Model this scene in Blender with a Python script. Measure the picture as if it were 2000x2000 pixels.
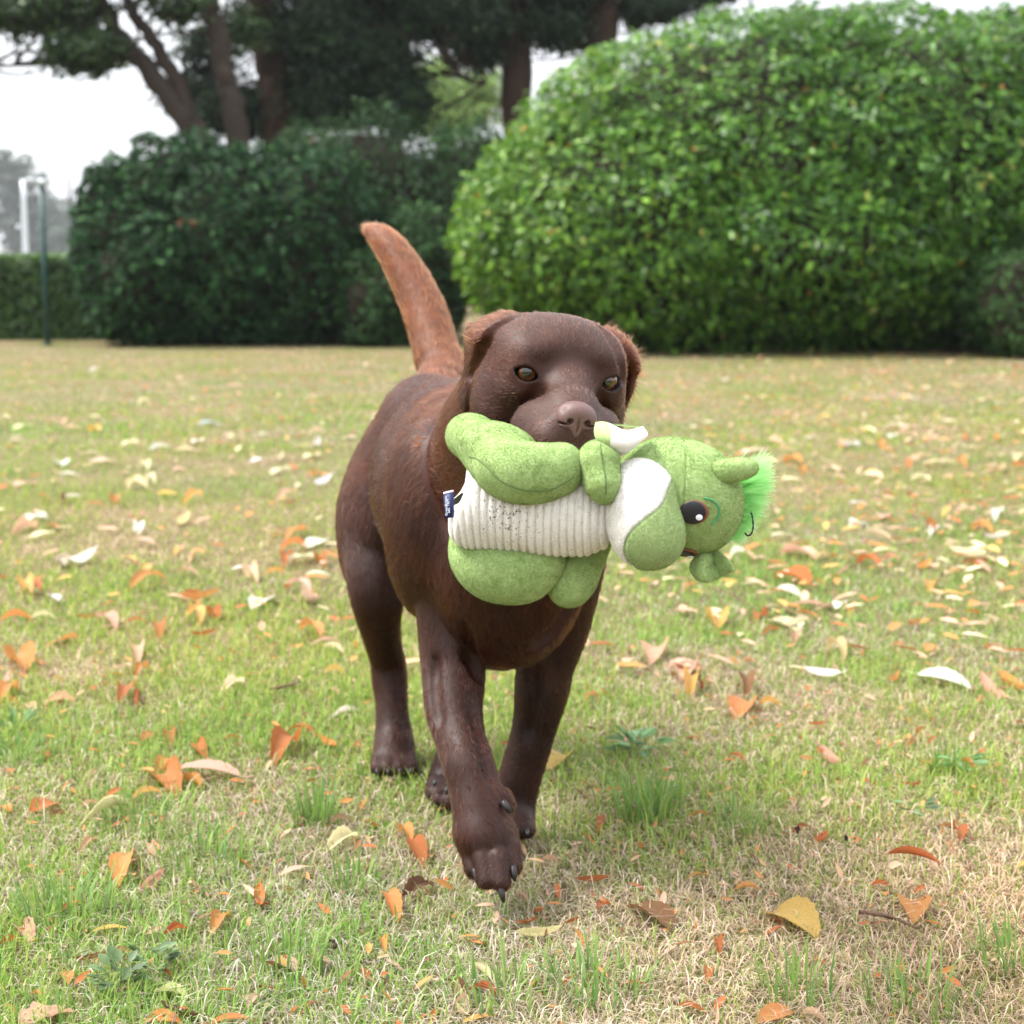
import bpy, bmesh, math, random, os
import numpy as np
from mathutils import Vector, Matrix

# ------------------------------------------------------------------ camera, sky, sun, exposure
scene = bpy.context.scene
for o in list(bpy.data.objects):
    bpy.data.objects.remove(o)
COL = scene.collection
FPX, CAMH, PITCH = 3200.0, 0.77, math.atan(450 / 3200.0)
cam_data = bpy.data.cameras.new('camera')
cam = bpy.data.objects.new('camera', cam_data)
COL.objects.link(cam)
cam.location = (0, 0, CAMH)
cam.rotation_euler = (math.pi / 2 - PITCH, 0, 0)
cam_data.sensor_width = 36.0
cam_data.lens = FPX / 2000.0 * 36.0
cam_data.clip_start = 0.05
cam_data.clip_end = 2000
cam_data.dof.use_dof = True
cam_data.dof.focus_distance = 1.74
cam_data.dof.aperture_fstop = 7.2
scene.camera = cam

SUN_EL, SUN_AZ = math.radians(56), math.radians(-82)   # azimuth measured from +Y towards +X
world = bpy.data.worlds.new('World')
scene.world = world
world.use_nodes = True
wn, wl = world.node_tree.nodes, world.node_tree.links
wn.clear()
sky = wn.new('ShaderNodeTexSky')
sky.sky_type = 'NISHITA'
sky.sun_disc = False
sky.sun_elevation = SUN_EL
sky.sun_rotation = SUN_AZ
sky.air_density = 1.0
sky.dust_density = 2.0
sky.ozone_density = 1.0
hs = wn.new('ShaderNodeHueSaturation')
hs.inputs['Saturation'].default_value = 0.18
hs.inputs['Value'].default_value = 1.0
bg = wn.new('ShaderNodeBackground')
bg.inputs['Strength'].default_value = 0.075
wo = wn.new('ShaderNodeOutputWorld')
wl.new(sky.outputs[0], hs.inputs['Color'])
cloud = wn.new('ShaderNodeMix')          # a standard overcast layer: three times as bright overhead as at the horizon
cloud.data_type = 'RGBA'
cloud.inputs['Factor'].default_value = 0.72
geo = wn.new('ShaderNodeNewGeometry')
sep = wn.new('ShaderNodeSeparateXYZ')
up_ = wn.new('ShaderNodeMath'); up_.operation = 'ABSOLUTE'
grd = wn.new('ShaderNodeMath'); grd.operation = 'MULTIPLY_ADD'; grd.inputs[1].default_value = 8.0; grd.inputs[2].default_value = 4.0
tnt = wn.new('ShaderNodeMix'); tnt.data_type = 'RGBA'; tnt.blend_type = 'MULTIPLY'; tnt.inputs['Factor'].default_value = 1.0
tnt.inputs['B'].default_value = (0.97, 1.0, 1.05, 1)
wl.new(geo.outputs['Incoming'], sep.inputs[0]); wl.new(sep.outputs['Z'], up_.inputs[0]); wl.new(up_.outputs[0], grd.inputs[0])
wl.new(grd.outputs[0], tnt.inputs['A']); wl.new(tnt.outputs['Result'], cloud.inputs['B'])
wl.new(hs.outputs[0], cloud.inputs['A'])
wl.new(cloud.outputs['Result'], bg.inputs['Color'])
wl.new(bg.outputs[0], wo.inputs['Surface'])

sd = bpy.data.lights.new('sun', 'SUN')
sd.energy = 1.5
sd.angle = math.radians(18)
sd.color = (1.0, 0.96, 0.9)
sun = bpy.data.objects.new('sun', sd)
COL.objects.link(sun)
sdir = Vector((math.sin(SUN_AZ) * math.cos(SUN_EL), math.cos(SUN_AZ) * math.cos(SUN_EL), math.sin(SUN_EL)))
sun.rotation_euler = sdir.to_track_quat('Z', 'Y').to_euler()
sun.location = sdir * 30

vs = scene.view_settings
vs.view_transform = 'Standard'
vs.look = 'None'
vs.gamma = 1.0
vs.use_curve_mapping = False
vs.exposure = 2.08
scene.render.engine = 'CYCLES'
cy = scene.cycles
cy.use_denoising = True
try:
    cy.denoiser = 'OPENIMAGEDENOISE'
except Exception:
    pass
cy.use_adaptive_sampling = True
cy.adaptive_threshold = 0.01
cy.max_bounces = 8
cy.diffuse_bounces = 3
cy.glossy_bounces = 3
cy.transmission_bounces = 6
cy.transparent_max_bounces = 8
cy.sample_clamp_indirect = 6

# ------------------------------------------------------------------ helpers
CP, SP = math.cos(PITCH), math.sin(PITCH)
def Q(x, y, t):
    """world point measured at photo position (x, y) and t metres in front of the camera"""
    a, b = (x - 1000) / FPX, -(y - 1000) / FPX
    return np.array([a * t, t * (CP + b * SP), CAMH + t * (-SP + b * CP)])
def G(x, y, z=0.0):
    """world point on the ground (height z) measured at photo position (x, y)"""
    a, b = (x - 1000) / FPX, -(y - 1000) / FPX
    t = (CAMH - z) / (SP - b * CP)
    return np.array([a * t, t * (CP + b * SP), z]), t
def nrm(v):
    v = np.asarray(v, float)
    return v / (np.linalg.norm(v, axis=-1, keepdims=True) + 1e-12)
def tag(o, label=None, cat=None, group=None, kind=None):
    if label: o['label'] = label
    if cat: o['category'] = cat
    if group: o['group'] = group
    if kind: o['kind'] = kind
    return o
def empty(name, loc=(0, 0, 0)):
    o = bpy.data.objects.new(name, None)
    o.location = Vector(loc)
    o.empty_display_size = 0.1
    COL.objects.link(o)
    return o
def link(name, me, mat=None, parent=None):
    o = bpy.data.objects.new(name, me)
    COL.objects.link(o)
    if mat is not None and len(me.materials) == 0:
        me.materials.append(mat)
    if parent is not None:
        o.parent = parent
        o.matrix_parent_inverse = Matrix.Translation(-Vector(parent.location))
    return o
def mesh_np(name, V, F, smooth=True, cols=None):
    """V (n,3); F (m,3) or (m,4) int; cols optional (n,3) point colours named tint"""
    V = np.ascontiguousarray(V, np.float32); F = np.ascontiguousarray(F, np.int32)
    me = bpy.data.meshes.new(name)
    me.vertices.add(len(V)); me.vertices.foreach_set('co', V.ravel())
    k = F.shape[1]
    me.loops.add(F.size); me.loops.foreach_set('vertex_index', F.ravel())
    me.polygons.add(len(F))
    me.polygons.foreach_set('loop_start', np.arange(0, F.size, k, dtype=np.int32))
    if smooth:
        me.polygons.foreach_set('use_smooth', np.ones(len(F), bool))
    if cols is not None:
        at = me.attributes.new('tint', 'FLOAT_COLOR', 'POINT')
        c4 = np.ones((len(V), 4), np.float32); c4[:, :3] = cols
        at.data.foreach_set('color', c4.ravel())
    me.update(calc_edges=True)
    return me

# value noise --------------------------------------------------------------------------------
_lat = np.random.default_rng(5).random((64, 64, 64)).astype(np.float32)
def vnoise(p, scale=1.0):
    p = np.asarray(p, float) * scale + 100.37
    i = np.floor(p).astype(int); f = p - i; f = f * f * (3 - 2 * f)
    i0 = i % 64; i1 = (i + 1) % 64
    x0, y0, z0 = i0[..., 0], i0[..., 1], i0[..., 2]; x1, y1, z1 = i1[..., 0], i1[..., 1], i1[..., 2]
    fx, fy, fz = f[..., 0], f[..., 1], f[..., 2]
    L = _lat
    a = L[x0, y0, z0] * (1 - fx) + L[x1, y0, z0] * fx
    b = L[x0, y1, z0] * (1 - fx) + L[x1, y1, z0] * fx
    c = L[x0, y0, z1] * (1 - fx) + L[x1, y0, z1] * fx
    d = L[x0, y1, z1] * (1 - fx) + L[x1, y1, z1] * fx
    return (a * (1 - fy) + b * fy) * (1 - fz) + (c * (1 - fy) + d * fy) * fz
def noise2(x, y, s, seed=0.0):
    p = np.stack([np.asarray(x, float) * s, np.asarray(y, float) * s, np.full(np.shape(x), seed * 3.3)], -1)
    return 0.65 * vnoise(p) + 0.35 * vnoise(p * 2.3 + 7)

# signed-distance modelling -------------------------------------------------------------------
class Ell:
    def __init__(s, c, r, R=None, k=0.02, op='+', flow=None, col=None, hl=None):
        s.c = np.asarray(c, float); s.r = np.asarray(r, float) * np.ones(3)
        s.R = np.eye(3) if R is None else np.asarray(R, float)   # columns are the local axes
        s.k, s.op, s.flow, s.col, s.hl = k, op, flow, col, hl
        e = np.sqrt(((s.R * s.r) ** 2).sum(1)); s.lo, s.hi = s.c - e, s.c + e
    def d(s, x, y, z):
        x, y, z = x - s.c[0], y - s.c[1], z - s.c[2]
        R, r = s.R, s.r
        q = [(x * R[0, i] + y * R[1, i] + z * R[2, i]) / r[i] for i in range(3)]
        k0 = np.sqrt(q[0] ** 2 + q[1] ** 2 + q[2] ** 2) + 1e-9
        k1 = np.sqrt((q[0] / r[0]) ** 2 + (q[1] / r[1]) ** 2 + (q[2] / r[2]) ** 2) + 1e-9
        return k0 * (k0 - 1) / k1
class Cone:
    def __init__(s, a, b, ra, rb, k=0.02, op='+', flow=None, col=None, hl=None):
        s.a, s.b = np.asarray(a, float), np.asarray(b, float); s.ra, s.rb = ra, rb
        s.k, s.op, s.col, s.hl = k, op, col, hl
        s.flow = (nrm(s.b - s.a) if flow is None else flow)
        m = max(ra, rb); s.lo, s.hi = np.minimum(s.a, s.b) - m, np.maximum(s.a, s.b) + m
    def d(s, x, y, z):
        ba = s.b - s.a; L = (ba ** 2).sum() + 1e-12
        x, y, z = x - s.a[0], y - s.a[1], z - s.a[2]
        h = np.clip((x * ba[0] + y * ba[1] + z * ba[2]) / L, 0, 1)
        return np.sqrt((x - h * ba[0]) ** 2 + (y - h * ba[1]) ** 2 + (z - h * ba[2]) ** 2) - (s.ra + (s.rb - s.ra) * h)
class Lens:
    """an almond opening: the overlap of two discs, deep along its second axis"""
    def __init__(s, c, a, b, depth, R, k=0.002, op='-'):
        s.c = np.asarray(c, float); s.R = np.asarray(R, float); s.k, s.op = k, op
        s.rad = (a * a + b * b) / (2 * b); s.off = s.rad - b; s.depth = depth
        m = max(a, depth); s.lo, s.hi = s.c - m, s.c + m
    def d(s, x, y, z):
        x, y, z = x - s.c[0], y - s.c[1], z - s.c[2]; R = s.R
        q = [x * R[0, i] + y * R[1, i] + z * R[2, i] for i in range(3)]
        e = np.maximum(np.sqrt(q[0] ** 2 + (q[2] - s.off) ** 2), np.sqrt(q[0] ** 2 + (q[2] + s.off) ** 2)) - s.rad
        return np.maximum(e, np.abs(q[1]) - s.depth)
def chain(pts, rads, sub=4, **kw):
    """smooth tapered limb through the points"""
    pts = np.asarray(pts, float); n = len(pts); out = []
    P = np.vstack([2 * pts[0] - pts[1], pts, 2 * pts[-1] - pts[-2]])
    Rr = np.r_[rads[0], rads, rads[-1]]
    S, T = [], []
    for i in range(1, n):
        for j in range(sub):
            u = j / sub
            w = np.array([-u + 2 * u * u - u ** 3, 2 - 5 * u * u + 3 * u ** 3, u + 4 * u * u - 3 * u ** 3, -u * u + u ** 3]) / 2
            S.append(w @ P[i - 1:i + 3]); T.append(float(w @ Rr[i - 1:i + 3]))
    S.append(pts[-1]); T.append(rads[-1])
    kk = kw.pop('k', 0.012)
    for i in range(len(S) - 1):
        out.append(Cone(S[i], S[i + 1], T[i], T[i + 1], k=kk if i == 0 else min(kk, 0.008), **kw))
    return out
def smin(a, b, k):
    h = np.clip(0.5 + 0.5 * (b - a) / k, 0, 1)
    return b + (a - b) * h - k * h * (1 - h)
def field(prims, xs, ys, zs):
    D = np.full((len(xs), len(ys), len(zs)), 1.0, np.float32)
    X, Y, Z = xs[:, None, None], ys[None, :, None], zs[None, None, :]
    for p in prims:
        m = p.k * 1.3 + 0.012
        i0, i1 = np.searchsorted(xs, p.lo[0] - m), np.searchsorted(xs, p.hi[0] + m)
        j0, j1 = np.searchsorted(ys, p.lo[1] - m), np.searchsorted(ys, p.hi[1] + m)
        k0, k1 = np.searchsorted(zs, p.lo[2] - m), np.searchsorted(zs, p.hi[2] + m)
        if i1 <= i0 or j1 <= j0 or k1 <= k0: continue
        d = p.d(X[i0:i1], Y[:, j0:j1], Z[:, :, k0:k1]).astype(np.float32)
        S = D[i0:i1, j0:j1, k0:k1]
        D[i0:i1, j0:j1, k0:k1] = smin(S, d, p.k) if p.op == '+' else -smin(-S, d, p.k)
    return D
def nets(D, xs, ys, zs):
    N = D < 0
    c = np.zeros(tuple(n - 1 for n in D.shape), np.int8)
    for a in (0, 1):
        for b in (0, 1):
            for e in (0, 1):
                c += N[a:a + c.shape[0], b:b + c.shape[1], e:e + c.shape[2]]
    act = (c > 0) & (c < 8); del c
    idx = np.argwhere(act); flat = np.flatnonzero(act.ravel()); shp = act.shape; del act
    offs = np.array([[a, b, e] for a in (0, 1) for b in (0, 1) for e in (0, 1)])
    cv = np.stack([D[idx[:, 0] + o[0], idx[:, 1] + o[1], idx[:, 2] + o[2]] for o in offs], 1)
    acc = np.zeros((len(idx), 3)); cnt = np.zeros(len(idx))
    for i in range(8):
        for j in range(i + 1, 8):
            if np.abs(offs[i] - offs[j]).sum() == 1:
                A, B = cv[:, i], cv[:, j]
                m = (A < 0) != (B < 0)
                t = np.where(m, A / np.where(m, A - B, 1), 0)
                acc += m[:, None] * (offs[i] + t[:, None] * (offs[j] - offs[i])); cnt += m
    loc = idx + acc / cnt[:, None]
    V = np.stack([np.interp(loc[:, q], np.arange(len(ax)), ax) for q, ax in enumerate((xs, ys, zs))], 1)
    Fs = []
    st = np.array([shp[1] * shp[2], shp[2], 1])
    for ax in range(3):
        o1, o2 = (ax + 1) % 3, (ax + 2) % 3
        sl0 = [slice(None)] * 3; sl1 = [slice(None)] * 3
        sl0[ax] = slice(0, -1); sl1[ax] = slice(1, None)
        sl0[o1] = sl1[o1] = slice(1, -1); sl0[o2] = sl1[o2] = slice(1, -1)
        A, B = N[tuple(sl0)], N[tuple(sl1)]
        e = np.argwhere(A != B)
        sgn = A[e[:, 0], e[:, 1], e[:, 2]]
        e[:, o1] += 1; e[:, o2] += 1
        base = e @ st
        q = np.stack([base - st[o1] - st[o2], base - st[o2], base, base - st[o1]], 1)
        q = np.where(sgn[:, None], q, q[:, ::-1])
        Fs.append(np.searchsorted(flat, q))
    return V, np.vstack(Fs)
def axis(*segs):
    """axis((from, to, step), ...)"""
    out = []
    for a, b, s in segs:
        out.append(np.arange(a, b - s * 0.25, s))
    return np.concatenate(out)
def sdf_mesh(prims, vox, disp=None, pad=0.012):
    lo = np.min([p.lo for p in prims if p.op == '+'], 0) - pad; hi = np.max([p.hi for p in prims if p.op == '+'], 0) + pad
    ax = [np.arange(lo[i], hi[i], vox) for i in range(3)]
    D = field(prims, *ax)
    return nets(D, *ax)
def vnormals(V, F):
    n = np.zeros_like(V)
    if F.shape[1] == 4:
        fn = np.cross(V[F[:, 2]] - V[F[:, 0]], V[F[:, 3]] - V[F[:, 1]])
    else:
        fn = np.cross(V[F[:, 1]] - V[F[:, 0]], V[F[:, 2]] - V[F[:, 0]])
    for i in range(F.shape[1]):
        np.add.at(n, F[:, i], fn)
    return nrm(n), fn

def uv_ball(name, r, seg=32, rings=20):
    bm = bmesh.new(); bmesh.ops.create_uvsphere(bm, u_segments=seg, v_segments=rings, radius=r)
    for f in bm.faces: f.smooth = True
    me = bpy.data.meshes.new(name); bm.to_mesh(me); bm.free(); return me
def place(o, parent, M):
    o.parent = parent; o.matrix_parent_inverse = Matrix.Translation(-Vector(parent.location)); o.matrix_basis = M
def M4(R, c):
    M = Matrix.Identity(4)
    for i in range(3):
        for j in range(3): M[i][j] = float(R[i][j])
        M[i][3] = float(c[i])
    return M
def trace(prims, x, y, t0=1.45, t1=1.9):
    """first point of a modelled surface straight behind photo position (x, y)"""
    ts = np.linspace(t0, t1, 500); P = np.array([Q(x, y, t) for t in ts])
    D = np.full(len(ts), 1.0)
    for p in prims:
        d = p.d(P[:, 0], P[:, 1], P[:, 2])
        D = smin(D, d, p.k) if p.op == '+' else -smin(-D, d, p.k)
    i = np.argmax(D < 0)
    return P[i] if D[i] < 0 else None
# tubes and blobs -----------------------------------------------------------------------------
def tube(pts, rads, seg=10, cap=True, wob=0.0, seed=1):
    pts = np.asarray(pts, float); n = len(pts)
    T = nrm(np.gradient(pts, axis=0))
    ref = np.array([0.31, 0.2, 0.93]) if abs(T[0][2]) < 0.9 else np.array([1.0, 0.1, 0])
    V = []
    rg = np.random.default_rng(seed)
    for i in range(n):
        u = nrm(np.cross(T[i], ref)); v = np.cross(T[i], u)
        a = np.arange(seg) / seg * 2 * np.pi
        r = rads[i] * (1 + wob * (rg.random(seg) - 0.5))
        V.append(pts[i] + (np.cos(a) * r)[:, None] * u + (np.sin(a) * r)[:, None] * v)
    V = np.vstack(V); F = []
    for i in range(n - 1):
        for j in range(seg):
            a, b = i * seg + j, i * seg + (j + 1) % seg
            F.append((a, b, b + seg, a + seg))
    F = np.array(F)
    tri = np.vstack([F[:, [0, 1, 2]], F[:, [0, 2, 3]]])
    if cap:
        V = np.vstack([V, pts[:1], pts[-1:]])
        c0, c1 = len(V) - 2, len(V) - 1
        e = []
        for j in range(seg):
            e.append((c0, (j + 1) % seg, j)); e.append((c1, (n - 1) * seg + j, (n - 1) * seg + (j + 1) % seg))
        tri = np.vstack([tri, np.array(e)])
    return V, tri
def spline(pts, m):
    pts = np.asarray(pts, float); n = len(pts)
    P = np.vstack([2 * pts[0] - pts[1], pts, 2 * pts[-1] - pts[-2]])
    out = []
    for s in np.linspace(0, n - 1 - 1e-6, m):
        i = int(s); u = s - i
        w = np.array([-u + 2 * u * u - u ** 3, 2 - 5 * u * u + 3 * u ** 3, u + 4 * u * u - 3 * u ** 3, -u * u + u ** 3]) / 2
        out.append(w @ P[i:i + 4])
    return np.array(out)
def merge(parts):
    Vs, Fs, n = [], [], 0
    for V, F in parts:
        Vs.append(V); Fs.append(F + n); n += len(V)
    return np.vstack(Vs), np.vstack(Fs)

# materials -----------------------------------------------------------------------------------
def mat(name):
    m = bpy.data.materials.new(name); m.use_nodes = True
    nt = m.node_tree
    return m, nt.nodes, nt.links, nt.nodes['Principled BSDF']
def simple(name, col, rough=0.6, spec=0.5, noise=0.0, nscale=30, bump=0.0, metal=0.0, sheen=0.0, coord='Object'):
    m, N, L, B = mat(name)
    B.inputs['Base Color'].default_value = (*col, 1); B.inputs['Roughness'].default_value = rough
    B.inputs['Specular IOR Level'].default_value = spec; B.inputs['Metallic'].default_value = metal
    B.inputs['Sheen Weight'].default_value = sheen; B.inputs['Sheen Roughness'].default_value = 0.4
    if noise or bump:
        tc = N.new('ShaderNodeTexCoord'); nz = N.new('ShaderNodeTexNoise')
        nz.inputs['Scale'].default_value = nscale; nz.inputs['Detail'].default_value = 6
        L.new(tc.outputs[coord], nz.inputs['Vector'])
        if noise:
            mx = N.new('ShaderNodeMix'); mx.data_type = 'RGBA'; mx.blend_type = 'MIX'
            mx.inputs['A'].default_value = (*[c * (1 - noise) for c in col], 1)
            mx.inputs['B'].default_value = (*[min(1, c * (1 + noise)) for c in col], 1)
            L.new(nz.outputs['Fac'], mx.inputs['Factor']); L.new(mx.outputs['Result'], B.inputs['Base Color'])
        if bump:
            bp = N.new('ShaderNodeBump'); bp.inputs['Strength'].default_value = bump; bp.inputs['Distance'].default_value = 0.01
            L.new(nz.outputs['Fac'], bp.inputs['Height']); L.new(bp.outputs['Normal'], B.inputs['Normal'])
    return m
def leaf_mat(name, source='tint', rough=0.4, spec=0.5, trans=0.35, veins=False):
    m, N, L, B = mat(name)
    if source == 'tint':
        c = N.new('ShaderNodeAttribute'); c.attribute_name = 'tint'; out = c.outputs['Color']
    else:
        c = N.new('ShaderNodeObjectInfo'); out = c.outputs['Color']
    if veins:
        tc = N.new('ShaderNodeTexCoord'); nz = N.new('ShaderNodeTexNoise'); nz.inputs['Scale'].default_value = 60
        nz.inputs['Detail'].default_value = 5
        wv = N.new('ShaderNodeTexWave'); wv.bands_direction = 'Y'; wv.inputs['Scale'].default_value = 55; wv.inputs['Distortion'].default_value = 3
        L.new(tc.outputs['Object'], nz.inputs['Vector']); L.new(tc.outputs['Object'], wv.inputs['Vector'])
        ad = N.new('ShaderNodeMath'); ad.operation = 'MULTIPLY_ADD'; ad.inputs[1].default_value = 0.9; ad.inputs[2].default_value = 0.42
        L.new(nz.outputs['Fac'], ad.inputs[0])
        ad2 = N.new('ShaderNodeMath'); ad2.operation = 'MULTIPLY_ADD'; ad2.inputs[1].default_value = 0.28
        L.new(wv.outputs['Fac'], ad2.inputs[0]); L.new(ad.outputs[0], ad2.inputs[2])
        mu = N.new('ShaderNodeMix'); mu.data_type = 'RGBA'; mu.blend_type = 'MULTIPLY'; mu.inputs['Factor'].default_value = 1
        L.new(out, mu.inputs['A']); L.new(ad2.outputs[0], mu.inputs['B']); out = mu.outputs['Result']
        bp = N.new('ShaderNodeBump'); bp.inputs['Strength'].default_value = 0.5; bp.inputs['Distance'].default_value = 0.002
        L.new(wv.outputs['Fac'], bp.inputs['Height']); L.new(bp.outputs['Normal'], B.inputs['Normal'])
    L.new(out, B.inputs['Base Color'])
    B.inputs['Roughness'].default_value = rough; B.inputs['Specular IOR Level'].default_value = spec
    tr = N.new('ShaderNodeBsdfTranslucent'); L.new(out, tr.inputs['Color'])
    mx = N.new('ShaderNodeMixShader'); mx.inputs[0].default_value = trans
    L.new(B.outputs[0], mx.inputs[1]); L.new(tr.outputs[0], mx.inputs[2])
    L.new(mx.outputs[0], N['Material Output'].inputs['Surface'])
    return m
# ================================================================== the ground
rg = np.random.default_rng(21)
def patchy(x, y):
    """0 = dry straw, 1 = green, as worn patches of lawn"""
    p = noise2(x, y, 1.15, 1) * 0.50 + noise2(x, y, 3.6, 2) * 0.32 + noise2(x, y, 11, 3) * 0.18
    p = (p - 0.5) * 2.9 + 0.55
    # the trodden corner at the right front, the tired far end, the fresher left
    p = p - 0.62 * np.exp(-(((x - 0.42) / 0.42) ** 2 + ((y - 1.80) / 0.42) ** 2)) - 0.22 * np.exp(-(((x - 0.35) / 0.3) ** 2 + ((y - 2.75) / 0.16) ** 2))
    p = p + 0.16 * np.exp(-(((x + 0.55) / 0.55) ** 2 + ((y - 2.2) / 0.6) ** 2)) + 0.22 * np.exp(-(((x + 0.62) / 0.22) ** 2 + ((y - 2.62) / 0.18) ** 2))
    p = p - 0.30 * np.clip((y - 8) / 7, 0, 1)
    return np.clip(p, 0, 1)
# one sheet to the horizon, finer near the camera
gx = np.unique(np.r_[np.linspace(-3, 3, 61), np.linspace(-12, 12, 41), np.linspace(-400, 400, 21)])
gy = np.unique(np.r_[np.linspace(0.8, 7, 63), np.linspace(7, 24, 35), np.linspace(-60, 700, 26)])
GX, GY = np.meshgrid(gx, gy, indexing='ij')
GZ = (noise2(GX, GY, 2.2, 5) - 0.5) * 0.012 * np.clip(1 - np.abs(GX) / 12, 0, 1)
gV = np.stack([GX, GY, GZ - 0.004], -1).reshape(-1, 3)
nn_ = len(gy); I_, J_ = np.meshgrid(np.arange(len(gx) - 1), np.arange(nn_ - 1), indexing='ij')
a_ = (I_ * nn_ + J_).ravel(); gF = np.stack([a_, a_ + nn_, a_ + nn_ + 1, a_ + 1], 1)
m_gr, N, L, B = mat('lawn_soil')
tc = N.new('ShaderNodeTexCoord')
def nz(scale, det=6, rough=0.6):
    n = N.new('ShaderNodeTexNoise'); n.inputs['Scale'].default_value = scale; n.inputs['Detail'].default_value = det; n.inputs['Roughness'].default_value = rough
    L.new(tc.outputs['Object'], n.inputs['Vector']); return n.outputs['Fac']
r1 = N.new('ShaderNodeValToRGB'); L.new(nz(1.3, 5), r1.inputs[0])
e = r1.color_ramp.elements; e[0].position = 0.36; e[0].color = (0.25, 0.185, 0.13, 1); e[1].position = 0.64; e[1].color = (0.14, 0.155, 0.055, 1)
r2 = N.new('ShaderNodeValToRGB'); L.new(nz(55, 8, 0.75), r2.inputs[0])
e = r2.color_ramp.elements; e[0].position = 0.34; e[0].color = (0.35, 0.33, 0.28, 1); e[1].position = 0.66; e[1].color = (1.25, 1.2, 1.05, 1)
mm = N.new('ShaderNodeMix'); mm.data_type = 'RGBA'; mm.blend_type = 'MULTIPLY'; mm.inputs['Factor'].default_value = 1
L.new(r1.outputs[0], mm.inputs['A']); L.new(r2.outputs[0], mm.inputs['B']); L.new(mm.outputs['Result'], B.inputs['Base Color'])
B.inputs['Roughness'].default_value = 0.95; B.inputs['Specular IOR Level'].default_value = 0.1
bp = N.new('ShaderNodeBump'); bp.inputs['Strength'].default_value = 0.8; bp.inputs['Distance'].default_value = 0.012
L.new(nz(90, 8, 0.7), bp.inputs['Height']); L.new(bp.outputs['Normal'], B.inputs['Normal'])
ground = link('ground', mesh_np('ground', gV, gF), m_gr)
tag(ground, 'patchy dry lawn stretching back to the hedges', 'lawn', kind='structure')

# grass ------------------------------------------------------------------------------------------
def gz(x, y):
    return (noise2(x, y, 2.2, 5) - 0.5) * 0.012 - 0.004
def blades(x, y, h, w, az, lean, cols, seed=0):
    """tapered bent blades: 5 points, 3 triangles each"""
    n = len(x)
    d = np.stack([np.cos(az), np.sin(az), np.zeros(n)], 1); sdv = np.stack([-np.sin(az), np.cos(az), np.zeros(n)], 1)
    b = np.stack([x, y, gz(x, y)], 1)
    up = np.array([0, 0, 1.0])
    c1 = b + d * (h * 0.45 * np.sin(lean * 0.6))[:, None] + up * (h * 0.55 * np.cos(lean * 0.6))[:, None]
    c2 = c1 + d * (h * 0.55 * np.sin(lean * 1.25))[:, None] + up * (h * 0.5 * np.cos(np.minimum(lean * 1.25, 1.75)))[:, None]
    V = np.stack([b - sdv * (w / 2)[:, None], b + sdv * (w / 2)[:, None], c1 - sdv * (w * 0.42)[:, None], c1 + sdv * (w * 0.42)[:, None], c2], 1).reshape(-1, 3)
    o = (np.arange(n) * 5)[:, None]
    F = np.stack([o + np.array([0, 1, 3]), o + np.array([0, 3, 2]), o + np.array([2, 3, 4])], 1).reshape(-1, 3)
    C = np.repeat(cols[:, None, :], 5, 1); C[:, :2] *= 0.86
    return V, F, C.reshape(-1, 3)
GREENS = np.array([[0.235, 0.330, 0.085], [0.300, 0.375, 0.105], [0.360, 0.405, 0.135], [0.200, 0.305, 0.110], [0.43, 0.43, 0.18]])
STRAWS = np.array([[0.42, 0.32, 0.22], [0.52, 0.42, 0.31], [0.27, 0.19, 0.13], [0.46, 0.36, 0.21], [0.64, 0.54, 0.42]])
GV, GF, GC, gn = [], [], [], 0
def zone(n, y0, y1, hs, ws, power=1.0):
    global gn
    yy = (y0 ** (1 - power) + rg.random(n) * (y1 ** (1 - power) - y0 ** (1 - power))) ** (1 / (1 - power)) if power != 1 else y0 * (y1 / y0) ** rg.random(n)
    xx = rg.uniform(-1, 1, n) * (yy * 0.42 + 0.55)
    p = patchy(xx, yy)
    green = rg.random(n) < 0.22 + 0.66 * p
    k = green | (rg.random(n) < 0.85)
    xx, yy, p, green = xx[k], yy[k], p[k], green[k]; n = len(xx)
    h = np.where(green, rg.gamma(5, hs / 5, n) * (0.65 + 0.7 * p), rg.gamma(5, hs / 5, n) * 1.15)
    lean = np.where(green, np.abs(rg.normal(0.65, 0.42, n)), np.abs(rg.normal(1.36, 0.2, n)))
    w = ws * rg.uniform(0.6, 1.3, n) * np.where(green, 1.0, 0.68)
    ci = rg.integers(0, 5, n)
    C = np.where(green[:, None], GREENS[ci] * np.array([0.98, 1.13, 0.70]), STRAWS[ci] * 1.2) * rg.uniform(0.75, 1.2, n)[:, None]
    hue = noise2(xx, yy, 0.9, 9)[:, None]
    C = C * (1 + (hue - 0.5) * np.array([0.5, 0.1, -0.2]))
    V, F, C = blades(xx, yy, h, w, rg.uniform(0, 2 * np.pi, n), np.minimum(lean, 1.5), C)
    GV.append(V); GF.append(F + gn); GC.append(C); gn += len(V)
zone(175000, 1.35, 2.3, 0.020, 0.0021)
zone(140000, 2.3, 3.6, 0.019, 0.0024)
zone(105000, 3.6, 7.5, 0.018, 0.0034)
zone(95000, 7.5, 20.0, 0.018, 0.008)
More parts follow.
